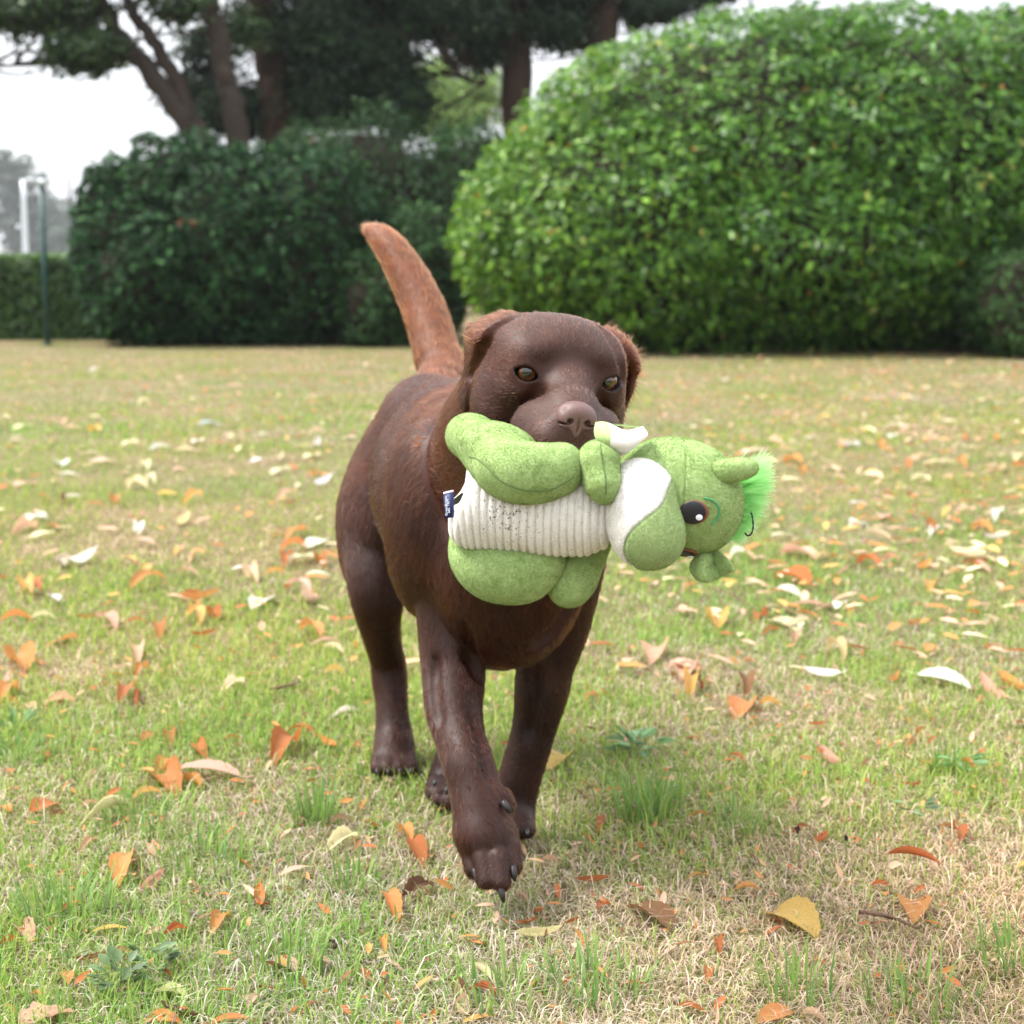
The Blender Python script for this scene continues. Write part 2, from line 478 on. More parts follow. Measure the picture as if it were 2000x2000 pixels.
# coarse tussocks
def tussock(px, py, n, hgt, spread, w=0.0030):
    global gn
    c, t = G(px, py)
    a = rg.uniform(0, 2 * np.pi, n); r = spread * np.sqrt(rg.random(n)) * 0.5
    x, y = c[0] + np.cos(a) * r, c[1] + np.sin(a) * r
    C = GREENS[rg.integers(0, 4, n)] * rg.uniform(0.75, 1.1, n)[:, None] * np.array([0.85, 1.05, 0.9])
    V, F, C = blades(x, y, hgt * rg.uniform(0.5, 1.1, n), w * rg.uniform(0.7, 1.3, n), a + rg.normal(0, 0.5, n), np.abs(rg.normal(0.45, 0.28, n)), C)
    GV.append(V); GF.append(F + gn); GC.append(C); gn += len(V)
for a in ((1270, 1590, 150, 0.085, 0.10), (1440, 1612, 70, 0.06, 0.09), (620, 1600, 90, 0.075, 0.07), (130, 1790, 90, 0.07, 0.12), (1160, 1935, 80, 0.06, 0.12), (1850, 1500, 70, 0.05, 0.07), (40, 1480, 120, 0.05, 0.12), (690, 1730, 60, 0.055, 0.08), (1800, 1960, 60, 0.06, 0.12), (420, 1680, 80, 0.06, 0.14), (980, 1960, 60, 0.06, 0.1), (560, 1880, 60, 0.06, 0.1), (1560, 1950, 50, 0.07, 0.08), (300, 1610, 90, 0.05, 0.15), (1980, 1880, 60, 0.06, 0.1)):
    tussock(*a)
m_grass = leaf_mat('grass_blade', 'tint', 0.55, 0.3, 0.4)
grass = link('grass', mesh_np('grass', np.vstack(GV), np.vstack(GF), True, np.vstack(GC)), m_grass)
tag(grass, 'short patchy grass, half green and half dried to straw', 'grass', kind='stuff')
del GV, GF, GC

# ================================================================== foliage builders
LEAF_T = np.array([[0, 0, 0], [-0.30, 0.30, 0.05], [0.30, 0.30, 0.05], [-0.27, 0.66, 0.03], [0.27, 0.66, 0.03], [0, 1.0, -0.06], [0, 0.45, -0.02]])
LEAF_F = np.array([[0, 6, 1], [0, 2, 6], [1, 6, 3], [2, 4, 6], [3, 6, 5], [6, 4, 5]])
def leaf_cloud(P, out, size, cols, wide=0.75, droop=0.35, jit=0.6, seed=0):
    """P points, out outward directions, size per leaf; returns mesh arrays"""
    r = np.random.default_rng(seed); n = len(P)
    nrml = nrm(out * 0.75 + np.array([0, 0, 0.55]) + r.normal(0, jit, (n, 3)))
    tipd = nrm(out + np.array([0, 0, -droop]) + r.normal(0, 0.75, (n, 3)))
    tipd = nrm(tipd - nrml * (tipd * nrml).sum(1)[:, None]); sd_ = np.cross(tipd, nrml)
    T = LEAF_T
    V = P[:, None] + size[:, None, None] * (T[None, :, :1] * wide * sd_[:, None] + (T[None, :, 1:2] - 0.4) * tipd[:, None] + T[None, :, 2:] * nrml[:, None])
    F = (np.arange(n) * len(T))[:, None, None] + LEAF_F[None]
    return V.reshape(-1, 3), F.reshape(-1, 3), np.repeat(cols, len(T), 0)
def blob_points(ells, n, depth, seed, lump=0.12, fine=0.10):
    """points near the outer skin of a union of ellipsoids"""
    r = np.random.default_rng(seed); P, O = [], []
    wts = np.array([np.prod(e[1]) ** (2 / 3) for e in ells]); wts /= wts.sum()
    for i, (c, s) in enumerate(ells):
        c, s = np.array(c, float), np.array(s, float)
        m = int(n * wts[i] * 1.5)
        d = nrm(r.normal(0, 1, (m, 3)))
        q = np.sign(d) * np.abs(d)
        k = 1 + (vnoise(d * 3.1 + i * 7) - 0.5) * lump * 2 + (vnoise(d * 9.5 + i * 3) - 0.5) * fine * 2 + (vnoise(d * 21 + i * 5) - 0.5) * fine - np.abs(r.normal(0, depth, m)) + np.where(r.random(m) < 0.02, 0.03, 0)
        p = c + s * q * k[:, None]; o = nrm(d / s)
        ok = p[:, 2] > 0.03
        for j, (c2, s2) in enumerate(ells):
            if j != i:
                ok &= (((p - np.array(c2)) / np.array(s2)) ** 2).sum(1) > 0.72
        P.append(p[ok]); O.append(o[ok])
    P, O = np.vstack(P), np.vstack(O)
    k = r.permutation(len(P))[:n]
    return P[k], O[k]
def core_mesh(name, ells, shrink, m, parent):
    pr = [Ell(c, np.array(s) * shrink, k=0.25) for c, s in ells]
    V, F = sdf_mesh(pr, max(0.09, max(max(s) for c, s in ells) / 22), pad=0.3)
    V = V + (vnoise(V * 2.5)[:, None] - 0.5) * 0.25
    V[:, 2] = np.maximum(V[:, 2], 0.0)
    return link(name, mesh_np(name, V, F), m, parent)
def palette(n, cols, seed, var=0.25):
    r = np.random.default_rng(seed); c = np.array(cols)
    return c[r.integers(0, len(c), n)] * np.exp(r.normal(0, var, n))[:, None]
m_leaf = leaf_mat('glossy_leaf', 'tint', 0.40, 0.35, 0.30)
m_leaf_one = leaf_mat('glossy_leaf_single', 'object', 0.40, 0.35, 0.30)
m_dull = leaf_mat('dull_leaf', 'tint', 0.65, 0.18, 0.25)
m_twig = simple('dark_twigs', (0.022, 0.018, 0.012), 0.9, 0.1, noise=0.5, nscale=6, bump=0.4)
m_bark = simple('grey_brown_bark', (0.040, 0.030, 0.024), 0.9, 0.1, noise=0.45, nscale=9, bump=0.8)
m_bark2 = simple('reddish_bark', (0.038, 0.023, 0.016), 0.9, 0.1, noise=0.5, nscale=8, bump=0.8)
def stems(parent, ells, n, seed, m=m_bark):
    r = np.random.default_rng(seed); parts = []
    c0 = np.mean([e[0] for e in ells], 0); 
    for i in range(n):
        c, s = ells[i % len(ells)]
        c = np.array(c); tip = c + np.array(s) * nrm(r.normal(0, 1, 3)) * 0.7; tip[2] = abs(tip[2])
        b = np.array([c0[0] * 0.5 + c[0] * 0.5 + r.normal(0, 0.15), c0[1] * 0.5 + c[1] * 0.5 + r.normal(0, 0.15), 0.0])
        pts = spline([b, (b + tip) / 2 + r.normal(0, 0.12, 3), tip], 8)
        parts.append(tube(pts, np.linspace(0.045, 0.012, 8), 7, seed=i))
    V, F = merge(parts)
    return link('stem', mesh_np('stem', V, F), m, parent)
def shrub(name, label, cat, ells, n, size, cols, seed, depth=0.10, mtl=None, wide=0.75, core=0.80, lump=0.12, fine=0.10, singles=0, extra=None, droop=0.35, kind_leaf='foliage', group=None, var=0.25):
    base = np.mean([e[0] for e in ells], 0); base[2] = 0
    root = empty(name, base); tag(root, label, cat, group)
    P, O = blob_points(ells, n, depth, seed, lump, fine)
    r = np.random.default_rng(seed + 1)
    sz = size * r.uniform(0.45, 1.3, len(P)); C = palette(len(P), cols, seed + 2, var)
    if extra is not None: C = extra(P, C, r)
    if singles:
        # the leaves nearest the viewer are each a leaf of their own
        sc = P[:, 1] + 0.06 * np.abs(P[:, 2] - 1.2) + r.normal(0, 0.1, len(P)) + np.where((P[:, 0] < -1.0) | (P[:, 0] > 4.6), 9, 0)
        k = np.argsort(sc)[:singles]
        tmpl = mesh_np('leaf', (LEAF_T * np.array([wide, 1, 1]) - np.array([0, 0.4, 0])), LEAF_F); tmpl.materials.append(m_leaf_one)
        for i in k:
            nl = nrm(O[i] * 0.75 + np.array([0, 0, 0.55]) + r.normal(0, 0.5, 3)); td = nrm(O[i] + np.array([0, 0, -droop]) + r.normal(0, 0.7, 3))
            td = nrm(td - nl * (td @ nl)); s_ = np.cross(td, nl)
            o = bpy.data.objects.new('leaf', tmpl); COL.objects.link(o)
            place(o, root, M4(np.stack([s_, td, nl], 1) * sz[i], P[i])); o.color = (*np.clip(C[i], 0, 1), 1)
        keep = np.ones(len(P), bool); keep[k] = False
        P, O, sz, C = P[keep], O[keep], sz[keep], C[keep]
    V, F, CC = leaf_cloud(P, O, sz, C, wide, droop, seed=seed + 3)
    fo = link(kind_leaf, mesh_np(kind_leaf, V, F, True, CC), mtl or m_leaf, root); fo['kind'] = 'stuff'
    if core: core_mesh('twig_mass', ells, core, m_twig, root)  # solid core for the dense inner twigs, added to block light
    return root

# ================================================================== the hedges and shrubs
GL = [(0.066, 0.175, 0.014), (0.047, 0.135, 0.012), (0.092, 0.218, 0.018), (0.030, 0.092, 0.013), (0.125, 0.260, 0.026)]
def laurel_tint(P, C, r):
    # leaf colour brightened and yellowed towards the left, painting in the light there
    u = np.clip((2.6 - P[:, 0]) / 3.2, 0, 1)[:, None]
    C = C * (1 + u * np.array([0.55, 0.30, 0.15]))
    dead = r.random(len(P)) < 0.004
    C[dead] = np.array([0.42, 0.16, 0.03]); 
    yl = r.random(len(P)) < 0.012
    C[yl] = np.array([0.33, 0.36, 0.07])
    return C
hedge = shrub('laurel_hedge', 'big domed bright green laurel hedge behind the dog', 'hedge',
    [((2.75, 19.3, 1.75), (2.95, 2.5, 2.06)), ((1.5, 19.0, 1.30), (2.12, 2.3, 1.60)), ((4.1, 19.5, 1.82), (2.3, 2.6, 2.08)), ((0.82, 18.9, 1.12), (1.46, 1.9, 1.02)), ((3.0, 18.6, 1.2), (2.3, 2.0, 1.12)), ((6.0, 19.8, 1.9), (2.3, 2.6, 2.1)), ((4.4, 18.9, 1.1), (1.0, 1.8, 1.05))],
    118000, 0.097, GL, 31, depth=0.055, singles=300, extra=laurel_tint, core=0.83, lump=0.05, fine=0.065)
DK = [(0.011, 0.040, 0.011), (0.016, 0.052, 0.013), (0.008, 0.028, 0.008), (0.030, 0.080, 0.020), (0.014, 0.052, 0.018)]
shrub('dark_laurel_shrub', 'wide dark bluish-green shrub at the left, below the leaning tree', 'shrub',
    [(Q(300, 560, 20.3) * np.array([1, 1, 0]) + np.array([0, 0, 0.9]), (0.95, 1.3, 1.05)), (Q(450, 480, 20.4) * np.array([1, 1, 0]) + np.array([0, 0, 1.1]), (1.15, 1.4, 1.35)), (Q(370, 400, 20.6) * np.array([1, 1, 0]) + np.array([0, 0, 1.55]), (1.05, 1.2, 1.05)), (Q(600, 500, 20.5) * np.array([1, 1, 0]) + np.array([0, 0, 1.15]), (1.0, 1.3, 1.30)), (Q(215, 480, 20.4) * np.array([1, 1, 0]) + np.array([0, 0, 1.2]), (0.42, 0.8, 1.1))],
    36000, 0.105, DK, 41, depth=0.09, core=0.82, lump=0.16, mtl=m_dull, var=0.4)
MK = [(0.026, 0.070, 0.019), (0.034, 0.085, 0.022), (0.020, 0.054, 0.018), (0.045, 0.10, 0.026)]
shrub('low_green_shrub', 'smaller mid-green shrub between the dark shrub and the big hedge', 'shrub',
    [(Q(745, 620, 20.0) * np.array([1, 1, 0]) + np.array([0, 0, 0.55]), (0.62, 0.8, 0.75)), (Q(820, 620, 20.6) * np.array([1, 1, 0]) + np.array([0, 0, 0.8]), (0.55, 0.9, 0.95))],
    9000, 0.085, MK, 51, depth=0.10, core=0.8, lump=0.15, mtl=m_dull)
shrub('tall_green_shrub', 'tall mid-green shrub filling the gap left of the big hedge', 'shrub',
    [(Q(850, 400, 22.5) * np.array([1, 1, 0]) + np.array([0, 0, 1.35]), (0.62, 1.0, 1.45)), (Q(930, 300, 23.0) * np.array([1, 1, 0]) + np.array([0, 0, 1.7]), (0.7, 1.0, 1.35))],
    10000, 0.09, MK, 52, depth=0.12, core=0.8, lump=0.18, mtl=m_dull)
shrub('shaded_evergreen_shrub', 'deep green evergreen shrub under the conifer, behind the dark shrub', 'shrub',
    [(Q(720, 450, 22.2) * np.array([1, 1, 0]) + np.array([0, 0, 1.5]), (1.1, 1.0, 1.6)), (Q(620, 350, 22.5) * np.array([1, 1, 0]) + np.array([0, 0, 1.6]), (0.9, 1.0, 1.35))],
    12000, 0.09, [(0.014, 0.040, 0.014), (0.022, 0.055, 0.017), (0.034, 0.075, 0.02)], 53, depth=0.14, core=0.78, lump=0.2, mtl=m_dull)
shrub('feathery_bush', 'dusty green bush at the right edge beside the laurel hedge', 'shrub',
    [((5.35, 16.9, 0.55), (0.75, 0.8, 0.68)), ((5.95, 17.4, 0.8), (0.8, 0.8, 0.9))],
    11000, 0.075, [(0.034, 0.088, 0.018), (0.046, 0.105, 0.024), (0.026, 0.068, 0.016)], 54, depth=0.14, core=0.78, lump=0.22, wide=0.5, mtl=m_dull)
# clipped low hedge at the far left
def low_hedge():
    c, t = G(60, 664)
    root = empty('clipped_hedge', (c[0], c[1] + 0.4, 0)); tag(root, 'low clipped green hedge at the far left behind the thin post', 'hedge')
    r = np.random.default_rng(77); n = 30000
    x0, x1, y0, y1, h = -17.0, -5.35, c[1], c[1] + 0.9, 1.13
    f = r.random(n)
    P = np.where((f < 0.62)[:, None], np.stack([r.uniform(x0, x1, n), y0 + np.abs(r.normal(0, 0.07, n)), h * r.random(n)], 1), np.stack([r.uniform(x0, x1, n), r.uniform(y0, y1, n), h - np.abs(r.normal(0, 0.05, n))], 1))
    O = np.where((f < 0.62)[:, None], np.array([0, -1.0, 0.1]), np.array([0, -0.2, 1.0]))
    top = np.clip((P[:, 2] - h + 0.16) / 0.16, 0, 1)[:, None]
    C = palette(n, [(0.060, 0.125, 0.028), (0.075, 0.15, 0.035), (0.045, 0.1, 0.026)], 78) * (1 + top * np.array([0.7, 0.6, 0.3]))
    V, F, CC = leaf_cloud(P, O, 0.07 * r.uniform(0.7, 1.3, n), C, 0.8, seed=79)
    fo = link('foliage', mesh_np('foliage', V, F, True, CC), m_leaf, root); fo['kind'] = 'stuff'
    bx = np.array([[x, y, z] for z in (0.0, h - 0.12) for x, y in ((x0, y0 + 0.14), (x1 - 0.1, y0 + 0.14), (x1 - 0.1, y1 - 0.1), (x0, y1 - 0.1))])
    link('twig_mass', mesh_np('twig_mass', bx, np.array([(0, 1, 5, 4), (1, 2, 6, 5), (2, 3, 7, 6), (3, 0, 4, 7), (4, 5, 6, 7), (3, 2, 1, 0)]), False), m_twig, root)  # opaque box of inner twigs, keeps light from passing through the leaves
low_hedge()

# ================================================================== trees
def tree(name, label, trunks, foliage, m_b, cols, seed, size, group=None, twigs=0, mtl=None, wide=0.8, droop=0.4, var=0.3, spread=1.0, dense=1.0):
    """trunks: list of (points, radii); foliage: list of (centre, semi, count)"""
    b = np.array(trunks[0][0][0]); root = empty(name, (b[0], b[1], 0)); tag(root, label, 'tree', group)
    r = np.random.default_rng(seed)
    for k, (pts, rad) in enumerate(trunks):
        m = max(8, 5 * len(pts)); sp_ = spline(pts, m); rr = np.interp(np.linspace(0, 1, m), np.linspace(0, 1, len(rad)), rad)
        sp_[1:-1] += r.normal(0, 0.02, (m - 2, 3))
        V, F = tube(sp_, rr, 12, wob=0.16, seed=seed + k)
        link('trunk' if k == 0 else ('limb' if max(rad) > 0.05 else 'branch'), mesh_np('trunk', V, F), m_b, root)
    Vs, Fs, Cs, n0 = [], [], [], 0
    for c, s, n in foliage:
        c, s = np.array(c, float), np.array(s, float)
        # leaves gather in sprays around random twig ends
        n = int(n * dense); k = max(3, n // 45); cen = c + s * nrm(r.normal(0, 1, (k, 3))) * (r.random(k) ** 0.45)[:, None]
        i = r.integers(0, k, n); P = cen[i] + r.normal(0, 1, (n, 3)) * np.array([0.20, 0.20, 0.09]) * spread * (0.6 + 0.8 * r.random(k)[i])[:, None]
        C = palette(n, cols, seed + 5, var) * np.exp(r.normal(0, 0.18, k))[i][:, None]
        V, F, CC = leaf_cloud(P, nrm(P - c + np.array([0, 0, 0.2])), size * r.uniform(0.6, 1.25, n), C, wide, droop, seed=seed + n0 % 97)
        Vs.append(V); Fs.append(F + n0); Cs.append(CC); n0 += len(V)
    if Vs:
        fo = link('crown', mesh_np('crown', np.vstack(Vs), np.vstack(Fs), True, np.vstack(Cs)), mtl or m_dull, root); fo['kind'] = 'stuff'
    if twigs:
        parts = []
        for i in range(twigs):
            c, s, n = foliage[i % len(foliage)]
            tp = np.array(c) + np.array(s) * nrm(r.normal(0, 1, 3)) * 0.9
            kt = trunks[r.integers(0, len(trunks))]; q = np.array(kt[0][r.integers(max(1, len(kt[0]) // 2), len(kt[0]))])
            pts = spline([q, (q + tp) / 2 + r.normal(0, 0.2, 3), tp], 7)
            parts.append(tube(pts, np.linspace(0.028, 0.007, 7), 6))
        V, F = merge(parts); link('twigs', mesh_np('twigs', V, F), m_b, root)['kind'] = 'stuff'
    return root
def ground_under(p): q = np.array(p, float).copy(); q[2] = 0; return q
LG = [(0.028, 0.062, 0.013), (0.021, 0.048, 0.012), (0.040, 0.082, 0.018)]
T1 = 24.5
stem_base = ground_under(Q(440, 400, T1))
tree('leaning_tree', 'broadleaf tree with three stems leaning left over the dark shrub', [
    ([stem_base, Q(400, 300, T1), Q(365, 240, T1), Q(300, 150, T1), Q(235, 75, T1), Q(205, 20, T1), Q(185, -60, T1), Q(150, -200, T1)], [0.24, 0.20, 0.175, 0.15, 0.125, 0.105, 0.09, 0.05]),
    ([Q(385, 275, T1), Q(350, 170, T1), Q(300, 80, T1), Q(255, 10, T1), Q(225, -60, T1), Q(190, -180, T1)], [0.14, 0.115, 0.10, 0.085, 0.075, 0.04]),
    ([ground_under(Q(470, 400, T1)), Q(462, 260, T1), Q(440, 150, T1), Q(420, 60, T1), Q(405, -30, T1), Q(395, -200, T1)], [0.20, 0.17, 0.15, 0.135, 0.12, 0.07]),
    ([Q(232, 80, T1), Q(180, 62, T1), Q(120, 40, T1), Q(60, 15, T1), Q(-20, -10, T1)], [0.075, 0.06, 0.05, 0.04, 0.02]),
    ([Q(262, 105, T1), Q(200, 100, T1), Q(110, 112, T1), Q(30, 125, T1), Q(-40, 130, T1)], [0.05, 0.042, 0.035, 0.025, 0.015])],
    [(Q(90, 15, T1), (0.9, 0.9, 0.30), 3600), (Q(175, 95, T1), (0.55, 0.8, 0.25), 1700), (Q(140, 115, T1), (0.35, 0.6, 0.14), 600), (Q(30, 10, T1), (0.5, 0.8, 0.45), 1800), (Q(40, -120, T1), (1.2, 1.2, 0.7), 2600), (Q(640 - 300, 10, T1), (0.45, 0.7, 0.22), 700), (Q(250, -150, T1), (1.6, 1.4, 0.8), 3200), (Q(470, 60, T1 + 1), (0.22, 0.6, 0.40), 500)],
    m_bark, LG, 61, 0.115, twigs=40, mtl=m_leaf, dense=1.5)
T2 = 26.5
tree('dark_conifer', 'dark conifer with thick reddish trunk, left of the big hedge', [
    ([ground_under(Q(560, 400, T2)), Q(548, 250, T2), Q(530, 120, T2), Q(515, 20, T2), Q(500, -100, T2), Q(490, -260, T2)], [0.36, 0.31, 0.27, 0.24, 0.21, 0.14]),
    ([Q(540, 190, T2), Q(560, 100, T2), Q(590, 30, T2), Q(640, -60, T2)], [0.10, 0.08, 0.06, 0.03]),
    ([Q(520, 60, T2), Q(600, 50, T2), Q(700, 70, T2), Q(780, 120, T2)], [0.09, 0.07, 0.05, 0.03]),
    ([Q(515, 0, T2), Q(620, -20, T2), Q(760, 10, T2), Q(860, 80, T2), Q(890, 130, T2), Q(915, 158, T2), Q(950, 160, T2)], [0.10, 0.08, 0.06, 0.045, 0.035, 0.03, 0.02])],
    [(Q(640, 70, T2), (0.85, 1.0, 0.75), 5200), (Q(720, 120, T2), (0.75, 1.0, 0.80), 5200), (Q(650, 190, T2), (0.65, 0.9, 0.50), 2600), (Q(780, 200, T2), (0.45, 0.8, 0.55), 2200), (Q(820, 40, T2), (0.55, 0.8, 0.28), 1000), (Q(780, -20, T2), (1.2, 1.2, 0.40), 3000), (Q(400, 100, T2 + 0.6), (0.35, 0.6, 0.55), 1100), (Q(380, 190, T2 + 0.6), (0.45, 0.5, 0.30), 800), (Q(930, 40, T2), (0.5, 0.8, 0.45), 1300), (Q(600, -120, T2), (1.8, 1.6, 0.9), 3600), (Q(480, 30, T2 + 0.6), (0.25, 0.5, 0.45), 350), (Q(470, 215, T2 + 0.3), (0.75, 0.6, 0.42), 2400), (Q(590, 180, T2 + 0.3), (0.4, 0.6, 0.6), 1500), (Q(860, 10, T2), (0.6, 0.8, 0.35), 1000)],
    m_bark2, [(0.009, 0.024, 0.009), (0.013, 0.032, 0.010), (0.007, 0.018, 0.008), (0.022, 0.048, 0.013)], 62, 0.13, twigs=60, wide=0.55, droop=0.9, dense=2.3)
T3 = 27.0
tree('behind_hedge_tree', 'dark tree with two thick trunks rising behind the crest of the hedge', [
    ([ground_under(Q(1010, 400, T3)), Q(1010, 140, T3), Q(1004, 40, T3), Q(1000, -60, T3), Q(990, -220, T3)], [0.27, 0.25, 0.24, 0.22, 0.14]),
    ([ground_under(Q(1180, 400, T3)), Q(1180, 110, T3), Q(1178, 20, T3), Q(1176, -80, T3), Q(1170, -240, T3)], [0.27, 0.25, 0.24, 0.22, 0.14]),
    ([Q(1006, 60, T3), Q(1060, 40, T3), Q(1110, 70, T3), Q(1160, 100, T3)], [0.13, 0.11, 0.10, 0.10])],
    [(Q(930, 90, T3), (0.40, 0.7, 0.45), 900), (Q(1080, 60, T3), (0.6, 0.7, 0.35), 1000), (Q(1090, -20, T3), (1.1, 1.0, 0.22), 1600), (Q(1290, 10, T3), (0.55, 0.7, 0.20), 700), (Q(1100, -160, T3), (2.0, 1.6, 0.7), 3200), (Q(930, 20, T3), (0.5, 0.7, 0.25), 900), (Q(950, 70, T3 + 0.5), (0.35, 0.6, 0.4), 900), (Q(1100, 20, T3 + 0.5), (0.8, 0.6, 0.3), 1500), (Q(1240, 15, T3 + 0.5), (0.6, 0.6, 0.22), 900), (Q(1380, -10, T3 + 0.5), (0.6, 0.6, 0.15), 600)],
    m_bark2, [(0.011, 0.028, 0.010), (0.016, 0.038, 0.012), (0.009, 0.021, 0.009)], 63, 0.13, twigs=30, wide=0.6, droop=0.8, dense=2.2)
tree('pale_green_tree', 'pale yellow-green tree glimpsed through the gap above the hedge', [
    ([ground_under(Q(870, 300, 40)), Q(870, 260, 40), Q(868, 150, 40), Q(866, 40, 40)], [0.22, 0.2, 0.16, 0.06])],
    [(Q(870, 215, 40), (1.1, 1.2, 0.75), 5200), (Q(850, 150, 40), (0.7, 1.0, 0.45), 1400), (Q(945, 190, 40), (0.6, 1.0, 0.7), 2200)], m_bark, [(0.20, 0.30, 0.085), (0.24, 0.34, 0.11), (0.17, 0.26, 0.075)], 64, 0.14)
for i, (x, y, t, sx, sz_, n, lb) in enumerate(((28, 395, 380, 78, 95, 5200, 'tall grey-green far tree at the left edge, behind the white lamp post'), (92, 455, 390, 55, 55, 3200, 'lower hazy far tree seen right of the thin green post'), (140, 465, 400, 50, 45, 2400, 'faint farthest tree just left of the dark shrub'))):
    k_ = t / FPX
    tree('far_tree', lb, [([ground_under(Q(x, 480, t)), Q(x, 470, t), Q(x - 4, 380, t), Q(x - 6, 330, t)], [0.7, 0.6, 0.4, 0.15])],
         [(Q(x, y, t), (sx * k_, 4.0, sz_ * k_), n), (Q(x - 8, y - 50, t), (sx * 0.55 * k_, 3, sz_ * 0.55 * k_), n // 3), (Q(x + 4, y + 45, t), (sx * 1.1 * k_, 4, sz_ * 0.6 * k_), n // 2)], m_bark, [(0.105, 0.140, 0.100), (0.125, 0.160, 0.120), (0.085, 0.12, 0.085)], 65 + i, 1.2, group='far trees beyond the low hedge', spread=4.0)  # crown colours made pale and greyish to stand in for haze
# dead sprays caught in the shrubs
def dead_spray(x, y, t, ln, ang, col, label):
    p = Q(x, y, t); r = np.random.default_rng(int(x))
    d = np.array([math.cos(ang), 0.1, math.sin(ang)]); n = 26
    P = p + d * (r.uniform(-0.5, 0.5, n) * ln)[:, None] + r.normal(0, 0.02, (n, 3))
    V, F, C = leaf_cloud(P, np.tile([0, -1.0, 0.2], (n, 1)), r.uniform(0.04, 0.08, n), palette(n, [col], int(x)), 0.6, seed=int(y))
    tag(link('dead_spray', mesh_np('dead_spray', V, F, True, C), m_dull), label, 'dead leaves')
dead_spray(372, 436, 19.05, 0.24, -0.2, (0.22, 0.075, 0.03), 'rusty dead leaves caught in the middle of the dark shrub')
dead_spray(607, 290, 21.2, 0.30, 1.35, (0.17, 0.07, 0.035), 'brown dead spray hanging above the dark shrub, under the conifer')

# ================================================================== posts
m_gpost = simple('green_paint', (0.006, 0.045, 0.040), 0.45, 0.5, noise=0.25, nscale=6)
m_steel = simple('pale_steel', (0.62, 0.66, 0.70), 0.4, 0.5, noise=0.1, nscale=3, metal=0.3)
pb, tb = G(93, 674)
root = empty('thin_post', pb); tag(root, 'thin dark green metal post in front of the low clipped hedge', 'post')
V, F = tube([pb, pb + np.array([0, 0, 0.9]), pb + np.array([0, 0, 1.88])], [0.034, 0.033, 0.032], 14); link('shaft', mesh_np('shaft', V, F), m_gpost, root)
V, F = tube([pb + np.array([0, 0, 1.88]), pb + np.array([0, 0, 1.905]), pb + np.array([0, 0, 1.925])], [0.038, 0.038, 0.02], 14); link('cap', mesh_np('cap', V, F), m_gpost, root)
V, F = tube([pb, pb + np.array([0, 0, 0.02])], [0.07, 0.07], 14); link('base_plate', mesh_np('base_plate', V, F), m_gpost, root)
lt = 46.0
lp = ground_under(Q(50, 500, lt)); tp_ = Q(45, 352, lt)
root = empty('lamp_post', lp); tag(root, 'pale steel lamp post with a short side arm, beyond the low hedge', 'lamp post')
V, F = tube(spline([lp, (lp + tp_) / 2, tp_], 8), np.linspace(0.085, 0.06, 8), 14); link('shaft', mesh_np('shaft', V, F), m_steel, root)
V, F = tube([tp_ + np.array([0, 0, -0.02]), Q(62, 350, lt), Q(84, 352, lt)], [0.04, 0.04, 0.035], 10); link('arm', mesh_np('arm', V, F), m_steel, root)
q = Q(86, 354, lt); bxv = np.array([[x, y, z] for z in (-0.05, 0.05) for x, y in ((-0.16, -0.1), (0.16, -0.1), (0.16, 0.1), (-0.16, 0.1))]) + q
link('lantern', mesh_np('lantern', bxv, np.array([(0, 1, 5, 4), (1, 2, 6, 5), (2, 3, 7, 6), (3, 0, 4, 7), (4, 5, 6, 7), (3, 2, 1, 0)]), False), m_steel, root)
V, F = tube([lp, lp + np.array([0, 0, 0.5])], [0.18, 0.17], 14); link('base', mesh_np('base', V, F), m_steel, root)

# ================================================================== the air
bx = np.array([[x, y, z] for z in (-1.0, 24.0) for x, y in ((-420, -80), (420, -80), (420, 720), (-420, 720))], float)
m_air = bpy.data.materials.new('thin_haze'); m_air.use_nodes = True
N, L = m_air.node_tree.nodes, m_air.node_tree.links
for n_ in list(N):
    if n_.type == 'BSDF_PRINCIPLED': N.remove(n_)
pv = N.new('ShaderNodeVolumePrincipled'); pv.inputs['Color'].default_value = (0.93, 0.96, 1.0, 1); pv.inputs['Density'].default_value = 0.00035; pv.inputs['Anisotropy'].default_value = 0.2
L.new(pv.outputs[0], N['Material Output'].inputs['Volume'])
hz = link('haze', mesh_np('haze', bx, np.array([(0, 1, 5, 4), (1, 2, 6, 5), (2, 3, 7, 6), (3, 0, 4, 7), (4, 5, 6, 7), (3, 2, 1, 0)]), False), m_air)
tag(hz, 'thin pale haze over the whole garden', 'haze', kind='stuff')
# ================================================================== the dog
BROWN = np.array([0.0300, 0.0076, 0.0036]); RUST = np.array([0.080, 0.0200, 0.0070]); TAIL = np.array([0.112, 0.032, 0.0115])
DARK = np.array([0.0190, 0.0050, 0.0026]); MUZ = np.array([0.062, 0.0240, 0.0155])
ba = nrm(np.array([-0.14, 0.56, 0])); bs = np.array([ba[1], -ba[0], 0]); bz = np.array([0, 0, 1.0])
RB = np.stack([bs, ba, bz], 1)
BO = np.array([0.0, 2.10, 0])
def Bp(w, l, z): return BO + bs * w + ba * l + bz * z
def rotx(R, a):   # rotate a frame about its own first axis
    c, s = math.cos(a), math.sin(a); return R @ np.array([[1, 0, 0], [0, c, -s], [0, s, c]])
def roty(R, a):
    c, s = math.cos(a), math.sin(a); return R @ np.array([[c, 0, s], [0, 1, 0], [-s, 0, c]])
def rotz(R, a):
    c, s = math.cos(a), math.sin(a); return R @ np.array([[c, -s, 0], [s, c, 0], [0, 0, 1]])
fb = ba * 0.8 + bz * -0.45; fdn = np.array([0, 0.15, -1.0])
dog_prims = []
A = dog_prims.append
